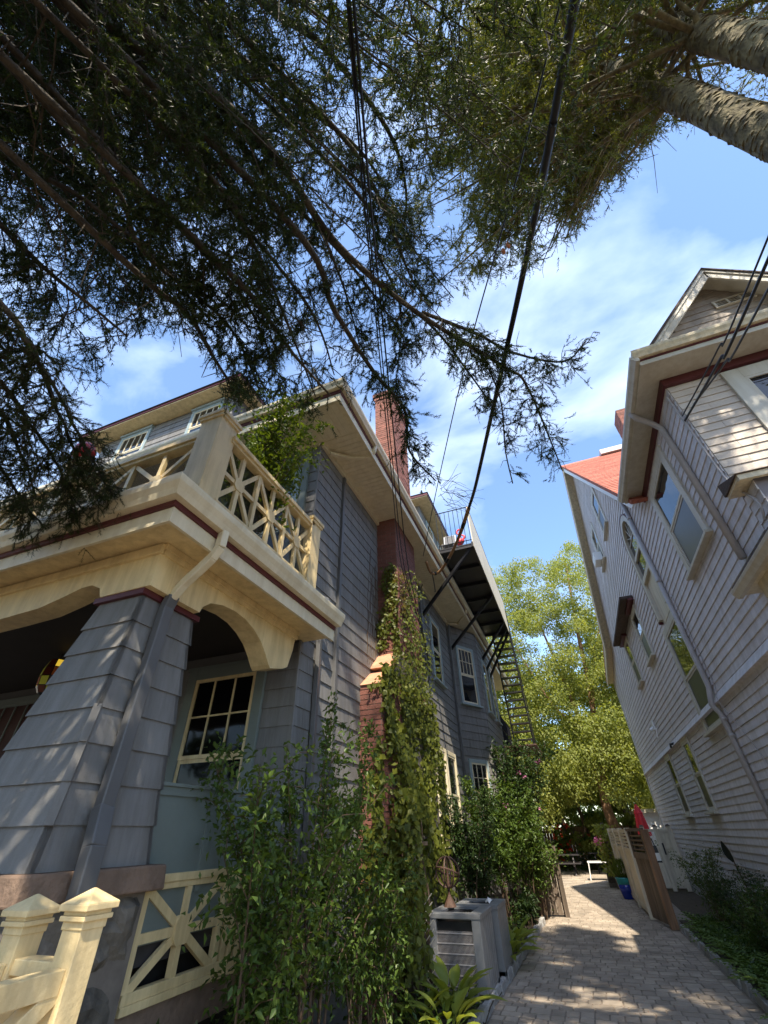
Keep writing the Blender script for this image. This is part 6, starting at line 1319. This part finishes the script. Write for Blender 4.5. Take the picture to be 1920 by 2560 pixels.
for k in range(16):
    p = Vector((-2.25 + r.uniform(-.12, .14), 6.75 + r.uniform(-.2, .2), .02)); q = [p]
    for j in range(9): q.append(q[-1] + Vector((r.uniform(-.06, .03), r.uniform(-.04, .09), r.uniform(.14, .3))))
    b.tube(q, [.02, .018, .016, .014, .013, .011, .01, .008, .007, .005], 5)
for k in range(12):
    q = [Vector((-2.80 + .02, 6.95 - .0 + r.uniform(-.6, 0), 3.8 + r.uniform(0, .6)))]
    for j in range(10): q.append(q[-1] + Vector((0.0, r.uniform(-.05, .06), r.uniform(.08, .26))))
    b.tube(q, .004, 3)
obj('stems', b, M['stem'], IV)
# ground cover
def cover(label, x0, x1, y0, y1, n, h, L_, lm, name='ground_cover'):
    P = np.stack([rng.uniform(x0, x1, n), rng.uniform(y0, y1, n), .03 + h * rng.random(n) ** 1.6], 1); D = unit(rand_dirs(n) * np.array([1, 1, .3]) + np.array([0, 0, .35])); N_ = unit(np.array([0, 0, 1.0]) + rng.normal(0, .4, (n, 3)))
    o = leaves(name, P, D, N_, L_ * rng.uniform(.6, 1.3, n), L_ * .45, lm, None); tag(o, kind='stuff', label=label, cat='ground cover')
cover('green ground cover leaves under the left shrubs', -2.75, -1.62, 2.0, 13.2, 5200, .20, .075, M['ground_leaf'])
cover('green ground cover leaves under the right bushes', 1.45, 2.56, 2.0, 12.8, 6000, .26, .07, M['ground_leaf'])
cover('fallen leaves and low greenery at the back of the patio', -4, 4, 27.9, 29.9, 3000, .7, .16, M['ground_leaf'])
b_n = 2200; P = np.stack([rng.uniform(-1.4, 1.2, b_n), rng.uniform(5.5, 19, b_n), np.full(b_n, .006)], 1); o = leaves('fallen_leaves', P, unit(rand_dirs(b_n) * np.array([1, 1, .05])), np.tile([0, 0, 1.0], (b_n, 1)), .024 * rng.random(b_n) ** 2 + .008, .008, M['cone'], None, fold=.05); tag(o, kind='stuff', label='scattered dry leaf bits on the driveway pavers', cat='leaf litter')
# planting at the back
for i, (x, y, h, lm, fl_, lab) in enumerate(((-1.7, 28.6, 1.9, M['tree'], (M['petal_red'], 30, .17), 'tall plant with red flowers near the back fence, left of the birch'), (-.2, 29.2, 1.5, M['fern'], (M['petal_red'], 22, .17), 'red flowered plant beside the birch trunk'), (-2.8, 28.2, 1.6, M['birch'], None, 'leafy green plant left of the red flowers'), (2.3, 22.4, 1.2, M['potplant'], None, 'green plant beyond the vinyl fence'))):
    shrub('garden_plant', lab, 'plant', [(x, y), (x + .3, y + .1)], h, .5, 12, 1300, .16, .08, lm, 300 + i, flowers=fl_, cloud=.2)
fp = thing('flower_pot', 'terracotta pot of pink flowers on the garden wall at the back', 'pot', (.35, 26.2, .5)); obj('bowl', MB().lathe([(.1, 0), (.16, .28), (.17, .3), (.14, .3)], (.35, 26.2, .74), 14), M['terracotta'], fp)
q = np.array([.35, 26.2, 1.15]) + rand_dirs(160) * np.array([.3, .3, .16]); leaves('flowers', q, rand_dirs(160), rand_dirs(160), .09, .08, M['petal'], fp); q = np.array([.35, 26.2, 1.0]) + rand_dirs(120) * np.array([.25, .25, .12]); leaves('leaves', q, rand_dirs(120), rand_dirs(120), .1, .05, M['tree'], fp)
q = np.array([.60, 17.75, .58]) + rand_dirs(420) * np.array([.22, .22, .2]) ; pl2 = thing('pot_plant', 'grassy green plant growing in the blue glazed pot', 'plant', (.6, 17.75, .46)); leaves('leaves', q, unit(rand_dirs(420) * .5 + np.array([0, 0, 1])), rand_dirs(420), .16, .02, M['potplant'], pl2)
vn_ = thing('climbing_vine', 'bright vine trailing on the post at the left end of the vinyl fence', 'vine', (.45, 20.3, 0)); q = np.array([.45, 20.4, 0]) + np.stack([rng.normal(0, .16, 700), rng.normal(0, .12, 700), rng.uniform(.4, 1.75, 700)], 1); leaves('leaves', q, unit(rand_dirs(700) + np.array([0, 0, -.6])), unit(rand_dirs(700) + np.array([0, -1, .5])), .11, .085, M['birch'], vn_); obj('post', MB().box(.40, .50, 20.4, 20.5, 0, 1.8), M['oldwood'], vn_)
